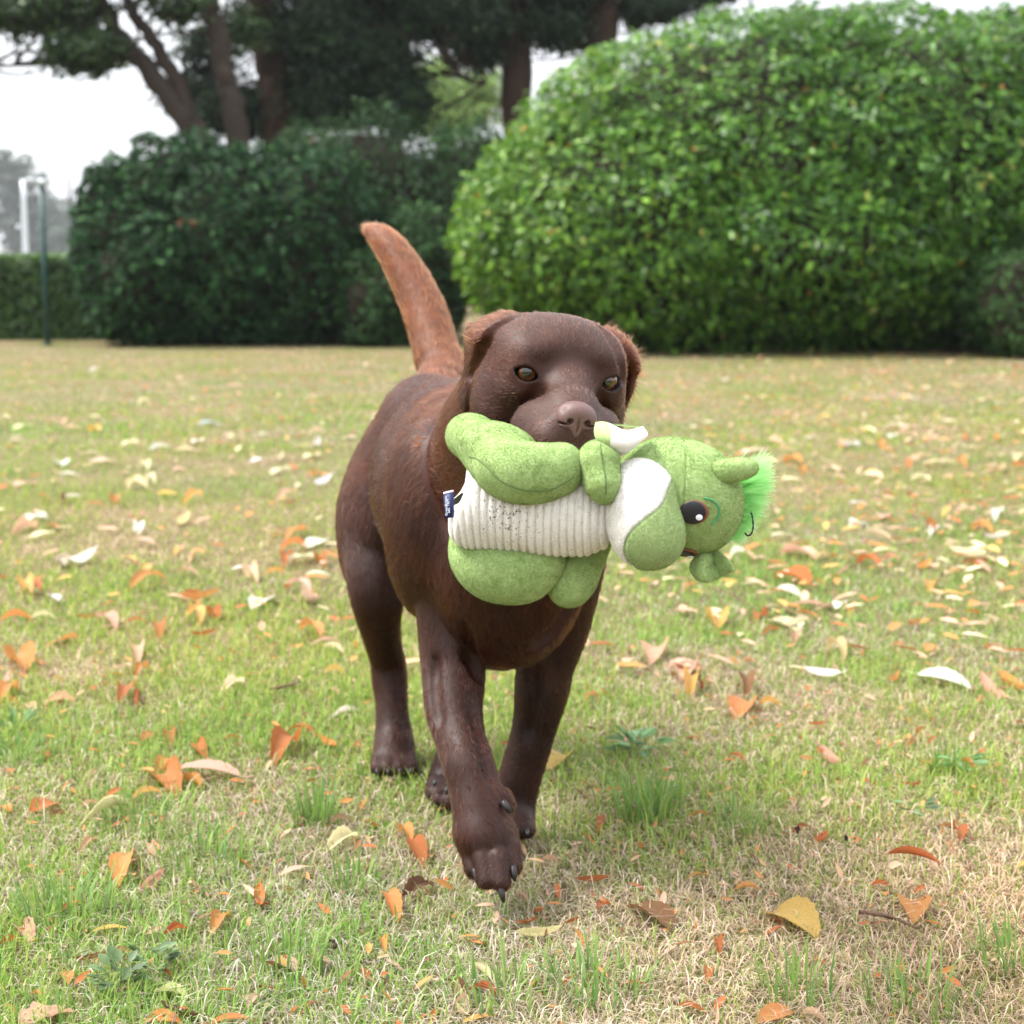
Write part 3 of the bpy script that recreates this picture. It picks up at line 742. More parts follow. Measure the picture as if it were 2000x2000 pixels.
# torso
A(Ell(Bp(0.0, 0.26, 0.466), (0.140, 0.225, 0.136), rotx(RB, 0.32), k=0.03, flow=fb, col=BROWN, hl=0.013))
A(Ell(Bp(0.0, 0.08, 0.415), (0.112, 0.115, 0.165), RB, k=0.05, flow=ba * 0.3 - bz, col=BROWN, hl=0.013))
A(Ell(Bp(0.0, 0.45, 0.485), (0.095, 0.17, 0.110), RB, k=0.045, flow=fb, col=BROWN, hl=0.013))
A(Cone(Bp(0, 0.16, 0.565), Bp(0, 0.56, 0.560), 0.052, 0.050, k=0.05, flow=ba, col=BROWN, hl=0.013))
A(Ell(Bp(0, 0.57, 0.520), (0.078, 0.095, 0.088), RB, k=0.05, flow=ba * 0.7 - bz * 0.5, col=BROWN, hl=0.013))
A(Ell(Bp(0.0, -0.005, 0.375), (0.075, 0.06, 0.10), RB, k=0.05, flow=-bz + ba * 0.2, col=BROWN, hl=0.014))
# shoulders
A(Ell(Bp(-0.095, 0.10, 0.452), (0.054, 0.10, 0.135), rotx(RB, 0.25), k=0.022, flow=ba * 0.5 - bz, col=BROWN, hl=0.012))
A(Ell(Bp(0.098, 0.10, 0.442), (0.052, 0.10, 0.138), rotx(RB, 0.25), k=0.022, flow=ba * 0.5 - bz, col=BROWN, hl=0.012))
# haunches
A(Ell(Bp(-0.086, 0.57, 0.400), (0.058, 0.118, 0.140), roty(rotx(RB, -0.25), 0.16), k=0.035, flow=ba * 0.4 - bz, col=BROWN, hl=0.013))
A(Ell(Bp(0.086, 0.57, 0.400), (0.058, 0.118, 0.140), roty(rotx(RB, -0.25), -0.16), k=0.035, flow=ba * 0.4 - bz, col=BROWN, hl=0.013))
# neck
E = Q(1106, 736, 1.765)
nk0 = Bp(0.0, 0.13, 0.515)
skull_back = E + np.array([-0.03, 0.115, -0.02])
dog_prims += chain([Bp(0, 0.20, 0.50), Bp(0.0, 0.07, 0.51), (Bp(0, 0.05, 0.52) + skull_back) / 2 + np.array([-0.01, 0.0, 0.0]), skull_back], [0.115, 0.105, 0.085, 0.072], k=0.05, flow=nrm(np.array([-0.12, 0.9, -0.55])), col=RUST * 0.55 + BROWN * 0.45, hl=0.017)
A(Cone(E + np.array([-0.015, 0.10, -0.07]), Bp(0, 0.0, 0.40), 0.052, 0.085, k=0.05, flow=nrm(np.array([-0.1, 0.5, -0.9])), col=BROWN, hl=0.015))
# tail
tl = [(868, 735, 2.79, 47), (856, 700, 2.82, 43), (831, 612, 2.88, 40), (797, 540, 2.92, 35), (764, 486, 2.95, 28), (739, 460, 2.97, 19), (720, 450, 2.98, 9)]
dog_prims += chain([Bp(0, 0.55, 0.535)] + [Q(x, y, t) for x, y, t, r in tl], [0.055] + [r * t / FPX for x, y, t, r in tl], k=0.035, col=TAIL, hl=0.016)
# legs
def leg(rows, **kw):
    return chain([Q(x, y, t) for x, y, t, r in rows], [r * t / FPX for x, y, t, r in rows], **kw)
# fore leg reaching forward (left in the picture)
dog_prims += leg([(898, 960, 2.24, 66), (884, 1050, 2.20, 67), (881, 1140, 2.185, 66), (883, 1230, 2.18, 63), (886, 1310, 2.165, 58), (886, 1380, 2.13, 52), (898, 1440, 2.095, 45), (914, 1490, 2.06, 44.5), (928, 1540, 2.045, 45.5), (938, 1590, 2.03, 48), (947, 1635, 2.02, 52)], k=0.03, col=BROWN, hl=0.009)
RI = np.eye(3)
A(Ell(Q(952, 1636, 2.016), (0.035, 0.034, 0.027), roty(RI, 0.12), k=0.018, flow=fdn, col=BROWN, hl=0.007))
TOEF = [((920, 1662, 2.008), (926, 1698, 1.995), 20.5), ((944, 1676, 1.988), (951, 1718, 1.974), 21.5), ((974, 1676, 1.983), (979, 1722, 1.969), 21.5), ((998, 1654, 2.0), (1003, 1692, 1.987), 19.5)]
for a, b, r in TOEF:
    A(Cone(Q(*a), Q(*b), r * 1.0 * a[2] / FPX, r * 0.92 * b[2] / FPX, k=0.0050, flow=fdn, col=BROWN, hl=0.006))
A(Ell(Q(987, 1566, 2.035), (0.011, 0.011, 0.018), roty(RI, -0.25), k=0.012, flow=fdn, col=BROWN, hl=0.006))
# fore leg standing (right in the picture)
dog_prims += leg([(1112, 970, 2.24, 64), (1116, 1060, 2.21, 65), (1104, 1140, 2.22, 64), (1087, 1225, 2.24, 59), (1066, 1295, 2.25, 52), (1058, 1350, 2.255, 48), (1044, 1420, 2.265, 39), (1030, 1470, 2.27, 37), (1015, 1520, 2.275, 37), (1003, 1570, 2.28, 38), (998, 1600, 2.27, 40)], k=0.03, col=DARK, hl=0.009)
for dx, r in ((-34, 17), (-12, 19), (12, 19), (32, 17)):
    A(Cone(Q(998 + dx * 0.8, 1600, 2.26), Q(998 + dx, 1622, 2.225), r * 1.15 * 2.25 / FPX, r * 0.95 * 2.2 / FPX, k=0.008, flow=np.array([0, -1, -0.4]), col=DARK, hl=0.006))
# hind leg standing (left in the picture)
dog_prims += leg([(752, 1000, 2.66, 78), (738, 1100, 2.60, 62), (737, 1170, 2.58, 48), (744, 1235, 2.62, 35), (757, 1290, 2.66, 30), (761, 1330, 2.665, 30.5), (766, 1390, 2.65, 28), (769, 1440, 2.635, 33), (770, 1475, 2.61, 38)], k=0.03, col=BROWN * 0.9, hl=0.010)
for dx, r in ((-33, 15), (-12, 18), (11, 18), (32, 15)):
    A(Cone(Q(770 + dx * 0.75, 1478, 2.60), Q(770 + dx, 1502, 2.565), r * 1.2 * 2.6 / FPX, r * 1.0 * 2.55 / FPX, k=0.008, flow=np.array([0, -1, -0.4]), col=BROWN, hl=0.006))
# hind leg swinging (right in the picture)
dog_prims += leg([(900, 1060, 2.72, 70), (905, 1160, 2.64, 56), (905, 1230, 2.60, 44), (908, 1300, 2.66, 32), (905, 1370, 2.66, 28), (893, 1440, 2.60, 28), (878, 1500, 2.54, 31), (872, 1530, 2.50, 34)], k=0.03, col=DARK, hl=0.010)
HIND2 = [((852, 1532, 2.46), (846, 1548, 2.43), 16), ((864, 1545, 2.44), (858, 1562, 2.41), 17), ((884, 1548, 2.43), (880, 1566, 2.40), 17), ((900, 1540, 2.45), (898, 1558, 2.42), 16)]
for a, b, r in HIND2:
    A(Cone(Q(*a), Q(*b), r * 1.2 * a[2] / FPX, r * b[2] / FPX, k=0.008, flow=np.array([0, -1, -0.4]), col=DARK, hl=0.006))
# head --------------------------------------------------------------------------------------
yaw, pit, rol = math.radians(14), math.radians(-4), math.radians(7)
hf = nrm(np.array([math.sin(yaw) * math.cos(pit), -math.cos(yaw) * math.cos(pit), math.sin(pit)]))
hr = nrm(np.array([math.cos(yaw) * math.cos(rol), math.sin(yaw) * math.cos(rol), -math.sin(rol)]))
hr = nrm(hr - hf * (hr @ hf)); hu = np.cross(hf, hr)
RH = np.stack([hr, hf, hu], 1)
def H(x, y, z): return E + RH @ np.array([x, y, z])
def HE(c, r, **kw):
    R = kw.pop('R', np.eye(3))
    return Ell(H(*c), r, RH @ R, **kw)
I3 = np.eye(3)
hback = lambda x, z: RH @ nrm(np.array([x, -1.0, z]))
NL = RH.T @ (Q(1131, 818, 1.664) - E)      # nose in head space
A(HE((0, -0.070, 0.010), (0.072, 0.080, 0.051), k=0.03, flow=hback(0, 0.05), col=BROWN, hl=0.008))
A(HE((0, -0.034, 0.024), (0.062, 0.048, 0.035), k=0.02, flow=hback(0, 0.35), col=MUZ * 0.9, hl=0.006))
for s in (-1, 1):
    A(HE((s * 0.030, -0.002, 0.023), (0.023, 0.019, 0.014), R=roty(I3, s * 0.25), k=0.013, flow=hback(s * 0.5, 0.4), col=DARK, hl=0.006))      # brow, its darker coat colour mostly stands in for shading
    A(HE((s * 0.047, -0.030, 0.004), (0.026, 0.045, 0.036), k=0.018, flow=hback(s * 0.4, 0.3), col=RUST * 0.6 + BROWN * 0.4, hl=0.008))
    A(HE((s * 0.052, -0.056, -0.042), (0.034, 0.050, 0.045), k=0.025, flow=hback(s * 0.3, -0.4), col=BROWN, hl=0.009))    # cheek
    A(HE((s * 0.043, -0.010, -0.019), (0.024, 0.028, 0.019), k=0.014, flow=hback(s * 0.4, 0.0), col=DARK, hl=0.006))     # under the eye, shade painted in as darker coat
# muzzle
mz = np.array([NL[0], NL[1] - 0.026, NL[2] - 0.011])
A(Cone(H(0, -0.02, -0.034), H(NL[0] * 0.5, NL[1] * 0.5, NL[2] * 0.6 - 0.018), 0.036, 0.030, k=0.026, flow=hback(0, 0.3), col=MUZ, hl=0.005))
A(Cone(H(NL[0] * 0.5, NL[1] * 0.5, NL[2] * 0.6 - 0.018), H(*mz), 0.030, 0.0245, k=0.016, flow=hback(0, 0.3), col=MUZ, hl=0.004))
for s in (-1, 1):
    A(HE((mz[0] + s * 0.021, mz[1] - 0.004, mz[2] - 0.016), (0.020, 0.030, 0.024), k=0.012, flow=hback(s * 0.3, -0.2), col=MUZ, hl=0.004))   # flews
    A(HE((s * 0.036, mz[1] - 0.045, mz[2] - 0.014), (0.017, 0.036, 0.026), R=rotz(I3, s * 0.25), k=0.018, flow=hback(s * 0.3, -0.3), col=MUZ * 0.9, hl=0.005))
A(HE((NL[0], NL[1] - 0.028, NL[2] - 0.045), (0.022, 0.026, 0.018), k=0.014, flow=hback(0, -0.5), col=MUZ * 0.8, hl=0.004))   # front of the lip
# lower jaw behind the toy
A(Cone(H(0, -0.05, -0.095), H(NL[0], NL[1] - 0.045, NL[2] - 0.098), 0.034, 0.020, k=0.02, flow=hback(0, -0.4), col=BROWN, hl=0.006))
# fleshy sides of the muzzle, a lip fold, a square top to the skull
for s in (-1, 1):
    A(HE((s * 0.031, 0.036, -0.058), (0.023, 0.042, 0.026), R=rotz(I3, s * 0.25), k=0.020, flow=hback(s * 0.4, -0.2), col=MUZ * 0.8, hl=0.005))
    A(HE((s * 0.036, -0.066, 0.025), (0.029, 0.046, 0.022), k=0.024, flow=hback(s * 0.3, 0.1), col=BROWN * 1.15, hl=0.008))
    A(Cone(H(s * 0.034, 0.024, -0.018), H(s * 0.056, -0.004, -0.062), 0.0040, 0.0050, k=0.018, op='-'))
A(HE((0.0, 0.008, -0.006), (0.024, 0.034, 0.018), k=0.022, flow=hback(0, 0.4), col=MUZ, hl=0.006))
eyeL, eyeR = (-0.0455, 0.004, 0.001), (0.0445, 0.004, 0.001)
EYES = []; LENS = []
for s, e in ((-1, eyeL), (1, eyeR)):
    look = rotz(I3, -s * 0.30)
    A(HE(e, (0.0160, 0.0126, 0.0118), R=look, k=0.010, flow=hback(s, 0.3), col=DARK, hl=0.003))
    c = np.array(e) + look @ np.array([0, 0.013, -0.0014])
    lens_ = Lens(H(*c), 0.0132, 0.0076, 0.0145, RH @ look @ roty(I3, -s * 0.16), k=0.0016)
    A(lens_); LENS.append(lens_)
    ctr = np.array(e) + look @ np.array([0, -0.0010, 0.0])
    EYES.append((H(*ctr), RH @ look))
# ears, swept back
ER = RUST * 1.25
A(HE((-0.066, -0.090, 0.036), (0.029, 0.036, 0.0125), R=roty(I3, -0.62), k=0.012, flow=hback(-0.9, 0.75), col=ER, hl=0.018))
A(HE((-0.077, -0.114, 0.002), (0.0085, 0.028, 0.038), R=roty(I3, -0.18), k=0.008, flow=hback(-0.3, -1.0), col=ER * 0.7, hl=0.012))
A(HE((-0.074, -0.130, -0.032), (0.0085, 0.022, 0.034), R=roty(I3, 0.10), k=0.010, flow=hback(0, -1), col=DARK, hl=0.010))
A(HE((0.086, -0.090, 0.028), (0.032, 0.036, 0.0135), R=roty(I3, 0.80), k=0.012, flow=hback(0.9, 0.75), col=ER, hl=0.017))
A(HE((0.100, -0.100, -0.008), (0.0090, 0.030, 0.036), R=roty(I3, 0.10), k=0.008, flow=hback(0.3, -1.0), col=ER * 0.8, hl=0.012))
A(HE((0.095, -0.108, -0.046), (0.0085, 0.024, 0.038), R=roty(I3, -0.18), k=0.010, flow=hback(0, -1), col=DARK, hl=0.010))

# grooves that part the ears from the skull and the muscles of the fore legs
for poly, r_, k_, t0_, t1_ in (([(1004, 622), (975, 634), (957, 652), (948, 678), (930, 706), (917, 732)], 0.0045, 0.008, 1.6, 2.05), ([(1168, 634), (1186, 650), (1202, 676), (1214, 706), (1220, 740)], 0.0045, 0.008, 1.6, 2.05),
                               ([(918, 1375), (932, 1430), (945, 1480), (957, 1520)], 0.003, 0.012, 1.9, 2.3), ([(905, 1225), (922, 1285), (938, 1325)], 0.004, 0.016, 1.9, 2.4), ([(1112, 1190), (1080, 1235), (1045, 1262)], 0.004, 0.016, 1.9, 2.4), ([(1046, 1310), (1040, 1380), (1030, 1440)], 0.003, 0.012, 1.9, 2.4), ([(850, 1290), (848, 1350), (858, 1410)], 0.003, 0.014, 1.9, 2.4)):
    ps = [trace(dog_prims, x, y, t0_, t1_) for x, y in spline(np.column_stack([np.array(poly, float), np.zeros(len(poly))]), 9)[:, :2]]
    ps = [p for p in ps if p is not None]
    for a_, b_ in zip(ps[:-1], ps[1:]):
        if np.linalg.norm(a_ - b_) < 0.05: A(Cone(a_, b_, r_, r_, k=k_, op='-'))
xs = axis((-0.34, 0.21, 0.0023))
ys = axis((1.60, 2.03, 0.0020), (2.03, 2.95, 0.0036), (2.95, 3.08, 0.004))
zs = axis((-0.01, 0.10, 0.0026), (0.10, 0.55, 0.0034), (0.55, 0.80, 0.0020), (0.80, 0.93, 0.0036))
Dg = field(dog_prims, xs, ys, zs)
dV, dF = nets(Dg, xs, ys, zs)
del Dg
def keep_largest(V, F):
    par = np.arange(len(V))
    e = np.vstack([F[:, [0, 1]], F[:, [1, 2]], F[:, [2, 3]]])
    for _ in range(400):
        m = np.minimum(par[e[:, 0]], par[e[:, 1]])
        new = par.copy()
        np.minimum.at(new, e[:, 0], m); np.minimum.at(new, e[:, 1], m)
        new = new[new]
        if (new == par).all(): break
        par = new
    r, c = np.unique(par, return_counts=True)
    k = par == r[np.argmax(c)]
    mp = np.cumsum(k) - 1
    return V[k], mp[F[k[F[:, 0]]]]
dV, dF = keep_largest(dV, dF)
dN, _ = vnormals(dV, dF)
# flow, colour and hair length from the nearest masses
W = np.zeros(len(dV)); FL = np.zeros((len(dV), 3)); CO = np.zeros((len(dV), 3)); HLn = np.zeros(len(dV))
for p in dog_prims:
    if p.op != '+': continue
    near = np.all((dV > p.lo - 0.07) & (dV < p.hi + 0.07), 1)
    if not near.any(): continue
    q = dV[near]
    w = np.exp(-np.abs(p.d(q[:, 0], q[:, 1], q[:, 2])) / 0.009) + 1e-9
    W[near] += w; FL[near] += w[:, None] * nrm(p.flow); CO[near] += w[:, None] * p.col; HLn[near] += w * p.hl
W = np.maximum(W, 1e-12); FL /= W[:, None]; CO /= W[:, None]; HLn /= W
nb = noise2(dV[:, 0] + dV[:, 2], dV[:, 1] + 0.5 * dV[:, 2], 16)
nb2 = vnoise(dV * 55)
CO = CO * (0.80 + 0.40 * nb)[:, None] * (0.9 + 0.2 * nb2)[:, None]
CO = CO * (1 + np.clip(nb - 0.5, 0, 1)[:, None] * np.array([0.9, 0.5, 0.2]))
HLn = np.maximum(HLn, 0.0066)
# eyelid rims are bare dark skin
for ln_ in LENS:
    dd = ln_.d(dV[:, 0], dV[:, 1], dV[:, 2])
    k = np.clip((0.0022 - dd) / 0.0018, 0, 1)[:, None]
    CO = CO * (1 - k) + np.array([0.012, 0.005, 0.004]) * k
    HLn = HLn * (1 - 0.85 * np.clip((0.0045 - dd) / 0.003, 0, 1))

dog = empty('dog', (BO[0] - 0.05, BO[1] + 0.15, 0.0))
tag(dog, 'chocolate brown labrador walking towards the viewer, tail raised, carrying a plush toy in its mouth', 'dog')
m_skin, N_, L_, B_ = mat('dog_skin')
at = N_.new('ShaderNodeAttribute'); at.attribute_name = 'tint'
L_.new(at.outputs['Color'], B_.inputs['Base Color']); B_.inputs['Roughness'].default_value = 0.55; B_.inputs['Specular IOR Level'].default_value = 0.3
body_me = mesh_np('dog_body', dV, dF, True, CO * 0.8)
dog_body = link('body', body_me, m_skin, dog)

def fur(name, V, F, Nn, FLv, COv, HLv, count, mtl, parent, rad=0.00024, lift=0.20, seed=3, jit=0.16, npts=4, cvar=0.27, clump=0):
    rg = np.random.default_rng(seed)
    tri = np.vstack([F[:, [0, 1, 2]], F[:, [0, 2, 3]]]) if F.shape[1] == 4 else F
    ar = np.linalg.norm(np.cross(V[tri[:, 1]] - V[tri[:, 0]], V[tri[:, 2]] - V[tri[:, 0]]), axis=1)
    # finer hair where it is short, so denser there
    ar = ar / np.clip(HLv[tri].mean(1), 0.003, 1) ** 0.9
    ch = rg.choice(len(tri), count, p=ar / ar.sum())
    u, v = rg.random(count), rg.random(count); f = u + v > 1; u[f], v[f] = 1 - u[f], 1 - v[f]
    bc = np.stack([1 - u - v, u, v], 1)
    T = tri[ch]
    mixv = lambda X: (X[T] * (bc[:, :, None] if X.ndim == 2 else bc)).sum(1)
    P, n, fl, c, hl = mixv(V), nrm(mixv(Nn)), mixv(FLv), mixv(COv), mixv(HLv)
    # slow swirls in the lie of the coat, plus single-hair scatter
    sw = np.stack([vnoise(P * 14 + o) - 0.5 for o in (0, 31, 67)], 1) * 0.9
    fl = nrm(fl) + sw + rg.normal(0, jit, (count, 3))
    tg = fl - n * (fl * n).sum(1)[:, None]; tg = nrm(tg)
    L = hl * rg.uniform(0.6, 1.25, count)
    lf = np.full(count, lift)
    if clump:
        # hairs gather in small locks that share a lie, a length and a shade
        lev = np.where(hl < 0.0075, 0.45, np.where(hl < 0.0115, 0.62, 1.0)); cell = np.floor((P + (vnoise(P * 90)[:, None] - 0.5) * 0.004) / (clump * lev)[:, None]).astype(np.int64)
        key = (cell[:, 0] * 73856093) ^ (cell[:, 1] * 19349663) ^ (cell[:, 2] * 83492791)
        _, inv = np.unique(key, return_inverse=True); nk = inv.max() + 1
        cnt = np.bincount(inv, minlength=nk).astype(float)[:, None]
        cen = np.stack([np.bincount(inv, P[:, q], nk) for q in range(3)], 1) / cnt
        tg = nrm(tg + rg.normal(0, 0.22, (nk, 3))[inv]); tg = nrm(tg - n * (tg * n).sum(1)[:, None])
        L = L * rg.uniform(0.75, 1.3, nk)[inv]; c = c * np.exp(rg.normal(0, 0.36, nk)[inv] * (0.45 + 0.55 * lev))[:, None]
        lf = lf * rg.uniform(0.4, 1.7, nk)[inv] + np.where(rg.random(count) < 0.025, 0.30, 0)
        pull = (cen[inv] - P) * 0.6
    else:
        pull = np.zeros((count, 3))
    pts = np.zeros((count, npts, 3))
    for i in range(npts):
        s = i / (npts - 1)
        pts[:, i] = P - n * 0.0006 + tg * (L * s)[:, None] + n * (L * lf * (s - 0.45 * s * s))[:, None] + pull * s
    cu = bpy.data.hair_curves.new(name)
    cu.add_curves([npts] * count)
    cu.attributes['position'].data.foreach_set('vector', pts.astype(np.float32).ravel())
    r = cu.attributes.get('radius') or cu.attributes.new('radius', 'FLOAT', 'POINT')
    rr = np.tile(np.linspace(1.0, 0.25, npts), count) * rad
    r.data.foreach_set('value', rr.astype(np.float32))
    c = c * np.exp(rg.normal(0, cvar, count))[:, None]
    ca = cu.attributes.new('tint', 'FLOAT_COLOR', 'CURVE')
    c4 = np.ones((count, 4), np.float32); c4[:, :3] = np.clip(c, 0, 1)
    ca.data.foreach_set('color', c4.ravel())
    return link(name, cu, mtl, parent)
m_fur = bpy.data.materials.new('dog_fur'); m_fur.use_nodes = True
nt = m_fur.node_tree; nt.nodes.clear()
ho = nt.nodes.new('ShaderNodeOutputMaterial'); hb = nt.nodes.new('ShaderNodeBsdfHairPrincipled'); ha = nt.nodes.new('ShaderNodeAttribute')
ha.attribute_name = 'tint'
hb.parametrization = 'COLOR'
hb.inputs['IOR'].default_value = 1.36; hb.inputs['Coat'].default_value = 0.12; hb.inputs['Roughness'].default_value = 0.22; hb.inputs['Radial Roughness'].default_value = 0.40
nt.links.new(ha.outputs['Color'], hb.inputs['Color']); nt.links.new(hb.outputs[0], ho.inputs['Surface'])
coat = fur('coat', dV, dF, dN, FL, CO, HLn, 290000, m_fur, dog, clump=0.0048)
coat['kind'] = 'stuff'

# eyes
m_eye, N_, L_, B_ = mat('dog_eye')
tc = N_.new('ShaderNodeTexCoord'); sx = N_.new('ShaderNodeSeparateXYZ'); L_.new(tc.outputs['Object'], sx.inputs[0])
x2 = N_.new('ShaderNodeMath'); x2.operation = 'MULTIPLY'; L_.new(sx.outputs['X'], x2.inputs[0]); L_.new(sx.outputs['X'], x2.inputs[1])
z2 = N_.new('ShaderNodeMath'); z2.operation = 'MULTIPLY_ADD'; L_.new(sx.outputs['Z'], z2.inputs[0]); L_.new(sx.outputs['Z'], z2.inputs[1]); L_.new(x2.outputs[0], z2.inputs[2])
sq = N_.new('ShaderNodeMath'); sq.operation = 'SQRT'; L_.new(z2.outputs[0], sq.inputs[0])
dv = N_.new('ShaderNodeMath'); dv.operation = 'DIVIDE'; dv.inputs[1].default_value = 0.0115; L_.new(sq.outputs[0], dv.inputs[0])
cr = N_.new('ShaderNodeValToRGB'); L_.new(dv.outputs[0], cr.inputs[0])
el = cr.color_ramp.elements
el[0].position = 0.0; el[0].color = (0.004, 0.004, 0.005, 1); el[1].position = 0.40; el[1].color = (0.005, 0.004, 0.004, 1)
for p, c in ((0.46, (0.055, 0.018, 0.005, 1)), (0.72, (0.135, 0.048, 0.010, 1)), (0.86, (0.05, 0.017, 0.006, 1)), (0.92, (0.010, 0.006, 0.005, 1)), (1.0, (0.05, 0.035, 0.03, 1))):
    e_ = cr.color_ramp.elements.new(p); e_.color = c
L_.new(cr.outputs[0], B_.inputs['Base Color']); B_.inputs['Roughness'].default_value = 0.04; B_.inputs['Coat Weight'].default_value = 1.0; B_.inputs['Coat Roughness'].default_value = 0.02
eye_me = uv_ball('dog_eye', 0.0124)
eye_me.materials.append(m_eye)
for i, (c, R) in enumerate(EYES):
    # both eyes look a little to the left of the viewer
    o = bpy.data.objects.new('eye', eye_me); COL.objects.link(o)
    Rl = RH @ rotz(I3, 0.24); Rl = Rl * np.array([-1, 1, 1])
    place(o, dog, M4(Rl, c)); o['label'] = 'amber eye with black pupil'
# nose
npr = []
def NP(c, r, **kw):
    R = kw.pop('R', I3)
    npr.append(Ell(H(NL[0] + c[0], NL[1] + c[1], NL[2] + c[2]), r, RH @ R, **kw))
NP((0, -0.012, 0.004), (0.0195, 0.016, 0.0125), k=0.008)
for s in (-1, 1):
    NP((s * 0.0115, -0.009, -0.003), (0.0092, 0.0115, 0.0098), k=0.007)
NP((0, -0.008, -0.010), (0.007, 0.009, 0.012), k=0.006)
for s in (-1, 1):
    NP((s * 0.0092, 0.0035, -0.0035), (0.0034, 0.0085, 0.0034), R=roty(I3, s * 0.5), k=0.002, op='-')
    NP((s * 0.0165, -0.002, -0.0065), (0.0075, 0.006, 0.0013), R=rotz(I3, -s * 0.5), k=0.0015, op='-')
NP((0, 0.004, -0.012), (0.0011, 0.006, 0.012), k=0.002, op='-')
nV, nF = sdf_mesh(npr, 0.0009)
m_nose = simple('nose_leather', (0.125, 0.062, 0.054), 0.34, 0.5, noise=0.25, nscale=900, bump=0.25)
link('nose', mesh_np('nose', nV, nF), m_nose, dog)
# claws
m_claw = simple('claw', (0.020, 0.017, 0.018), 0.42, 0.4, noise=0.3, nscale=200)
def claw(a, b, r, bend=0.003):
    a, b = np.asarray(a), np.asarray(b); b = a + (b - a) * 0.85
    mid = (a + b) / 2 + np.array([0, -bend, bend * 0.4])
    pts = spline([a, mid, b], 7)
    V, F = tube(pts, r * np.array([1.0, 1.02, 1.0, 0.92, 0.8, 0.62, 0.32]), 8)
    link('claw', mesh_np('claw', V, F), m_claw, dog)
for a, b in (((927, 1697, 1.985), (940, 1742, 1.975)), ((977, 1730, 1.965), (985, 1769, 1.958)), ((1002, 1692, 1.978), (1006, 1726, 1.97)), ((983, 1566, 2.013), (999, 1592, 2.008))):
    claw(Q(*a), Q(*b), 0.0045)
for a, b in (((850, 1525, 2.41), (848, 1537, 2.40)), ((873, 1540, 2.39), (872, 1554, 2.385)), ((886, 1550, 2.385), (886, 1562, 2.38))):
    claw(Q(*a), Q(*b), 0.0034)
for dx in (-33, -12, 11, 32):
    claw(Q(770 + dx, 1503, 2.545), Q(770 + dx, 1513, 2.53), 0.0030)
for dx in (-34, -12, 12, 32):
    claw(Q(998 + dx, 1622, 2.21), Q(998 + dx, 1632, 2.19), 0.0030)
# whiskers
m_wh = simple('whisker', (0.30, 0.2, 0.14), 0.4)
rgw = np.random.default_rng(12)
for s in (-1, 1):
    for i in range(5):
        a = np.array([mz[0] + s * 0.036, mz[1] - 0.012 - 0.009 * i, mz[2] - 0.012 - 0.004 * (i % 2)])
        d = np.array([s * 0.85, -0.35, -0.25 - 0.1 * rgw.random()]); L0 = 0.026 + 0.014 * rgw.random()
        pts = [H(*(a + d * L0 * u + np.array([0, 0, -0.008 * u * u]))) for u in np.linspace(0, 1, 5)]
        V, F = tube(pts, np.linspace(0.00035, 0.00012, 5), 5)
        link('whisker', mesh_np('whisker', V, F), m_wh, dog)
# ================================================================== the plush toy
toy = empty('plush_toy', Q(1150, 1000, 1.64))
tag(toy, 'green and white plush creature with ribbed cream belly, held sideways in the dog\'s mouth', 'plush toy')
def plush(name, col, dark, sheen=0.45):
    m, N, L, B = mat(name)
    tc = N.new('ShaderNodeTexCoord')
    n1 = N.new('ShaderNodeTexNoise'); n1.inputs['Scale'].default_value = 75; n1.inputs['Detail'].default_value = 8; n1.inputs['Roughness'].default_value = 0.72
    n2 = N.new('ShaderNodeTexNoise'); n2.inputs['Scale'].default_value = 900; n2.inputs['Detail'].default_value = 3
    L.new(tc.outputs['Object'], n1.inputs['Vector']); L.new(tc.outputs['Object'], n2.inputs['Vector'])
    cr = N.new('ShaderNodeValToRGB'); cr.color_ramp.elements[0].position = 0.36; cr.color_ramp.elements[1].position = 0.66
    cr.color_ramp.elements[0].color = (*dark, 1); cr.color_ramp.elements[1].color = (*col, 1)
    L.new(n1.outputs['Fac'], cr.inputs[0])
    L.new(cr.outputs[0], B.inputs['Base Color'])
    B.inputs['Roughness'].default_value = 0.9; B.inputs['Specular IOR Level'].default_value = 0.15
    B.inputs['Sheen Weight'].default_value = sheen; B.inputs['Sheen Roughness'].default_value = 0.45; B.inputs['Sheen Tint'].default_value = (*[min(1, c * 1.6 + 0.3) for c in col], 1)
    ad = N.new('ShaderNodeMath'); ad.operation = 'MULTIPLY_ADD'; ad.inputs[1].default_value = 0.35
    L.new(n2.outputs['Fac'], ad.inputs[0]); L.new(n1.outputs['Fac'], ad.inputs[2])
    bp = N.new('ShaderNodeBump'); bp.inputs['Strength'].default_value = 0.55; bp.inputs['Distance'].default_value = 0.0035
    L.new(ad.outputs[0], bp.inputs['Height']); L.new(bp.outputs['Normal'], B.inputs['Normal'])
    return m, N, L, B, cr
GRN, GRD = (0.40, 0.52, 0.225), (0.25, 0.36, 0.115)
m_grn = plush('green_plush', GRN, GRD)[0]
m_wht, N_, L_, B_, cr_ = plush('cream_plush', (0.86, 0.835, 0.79), (0.79, 0.755, 0.70), 0.25)
def toy_part(name, prims, m, vox=0.0013, cols=None, post=None):
    V, F = sdf_mesh(prims, vox)
    if post: V = post(V, F)
    c = cols(V) if cols else None
    return link(name, mesh_np(name, V, F, True, c), m, toy)
def Qc(rows, **kw):
    return chain([Q(x, y, t) for x, y, t, r in rows], [r * t / FPX for x, y, t, r in rows], **kw)
def grad(prims, p, e=0.002):
    def f(q):
        D = 1.0
        for pr in prims:
            D = smin(D, pr.d(*q), pr.k)
        return float(D)
    return nrm([f(p + np.eye(3)[i] * e) - f(p - np.eye(3)[i] * e) for i in range(3)])
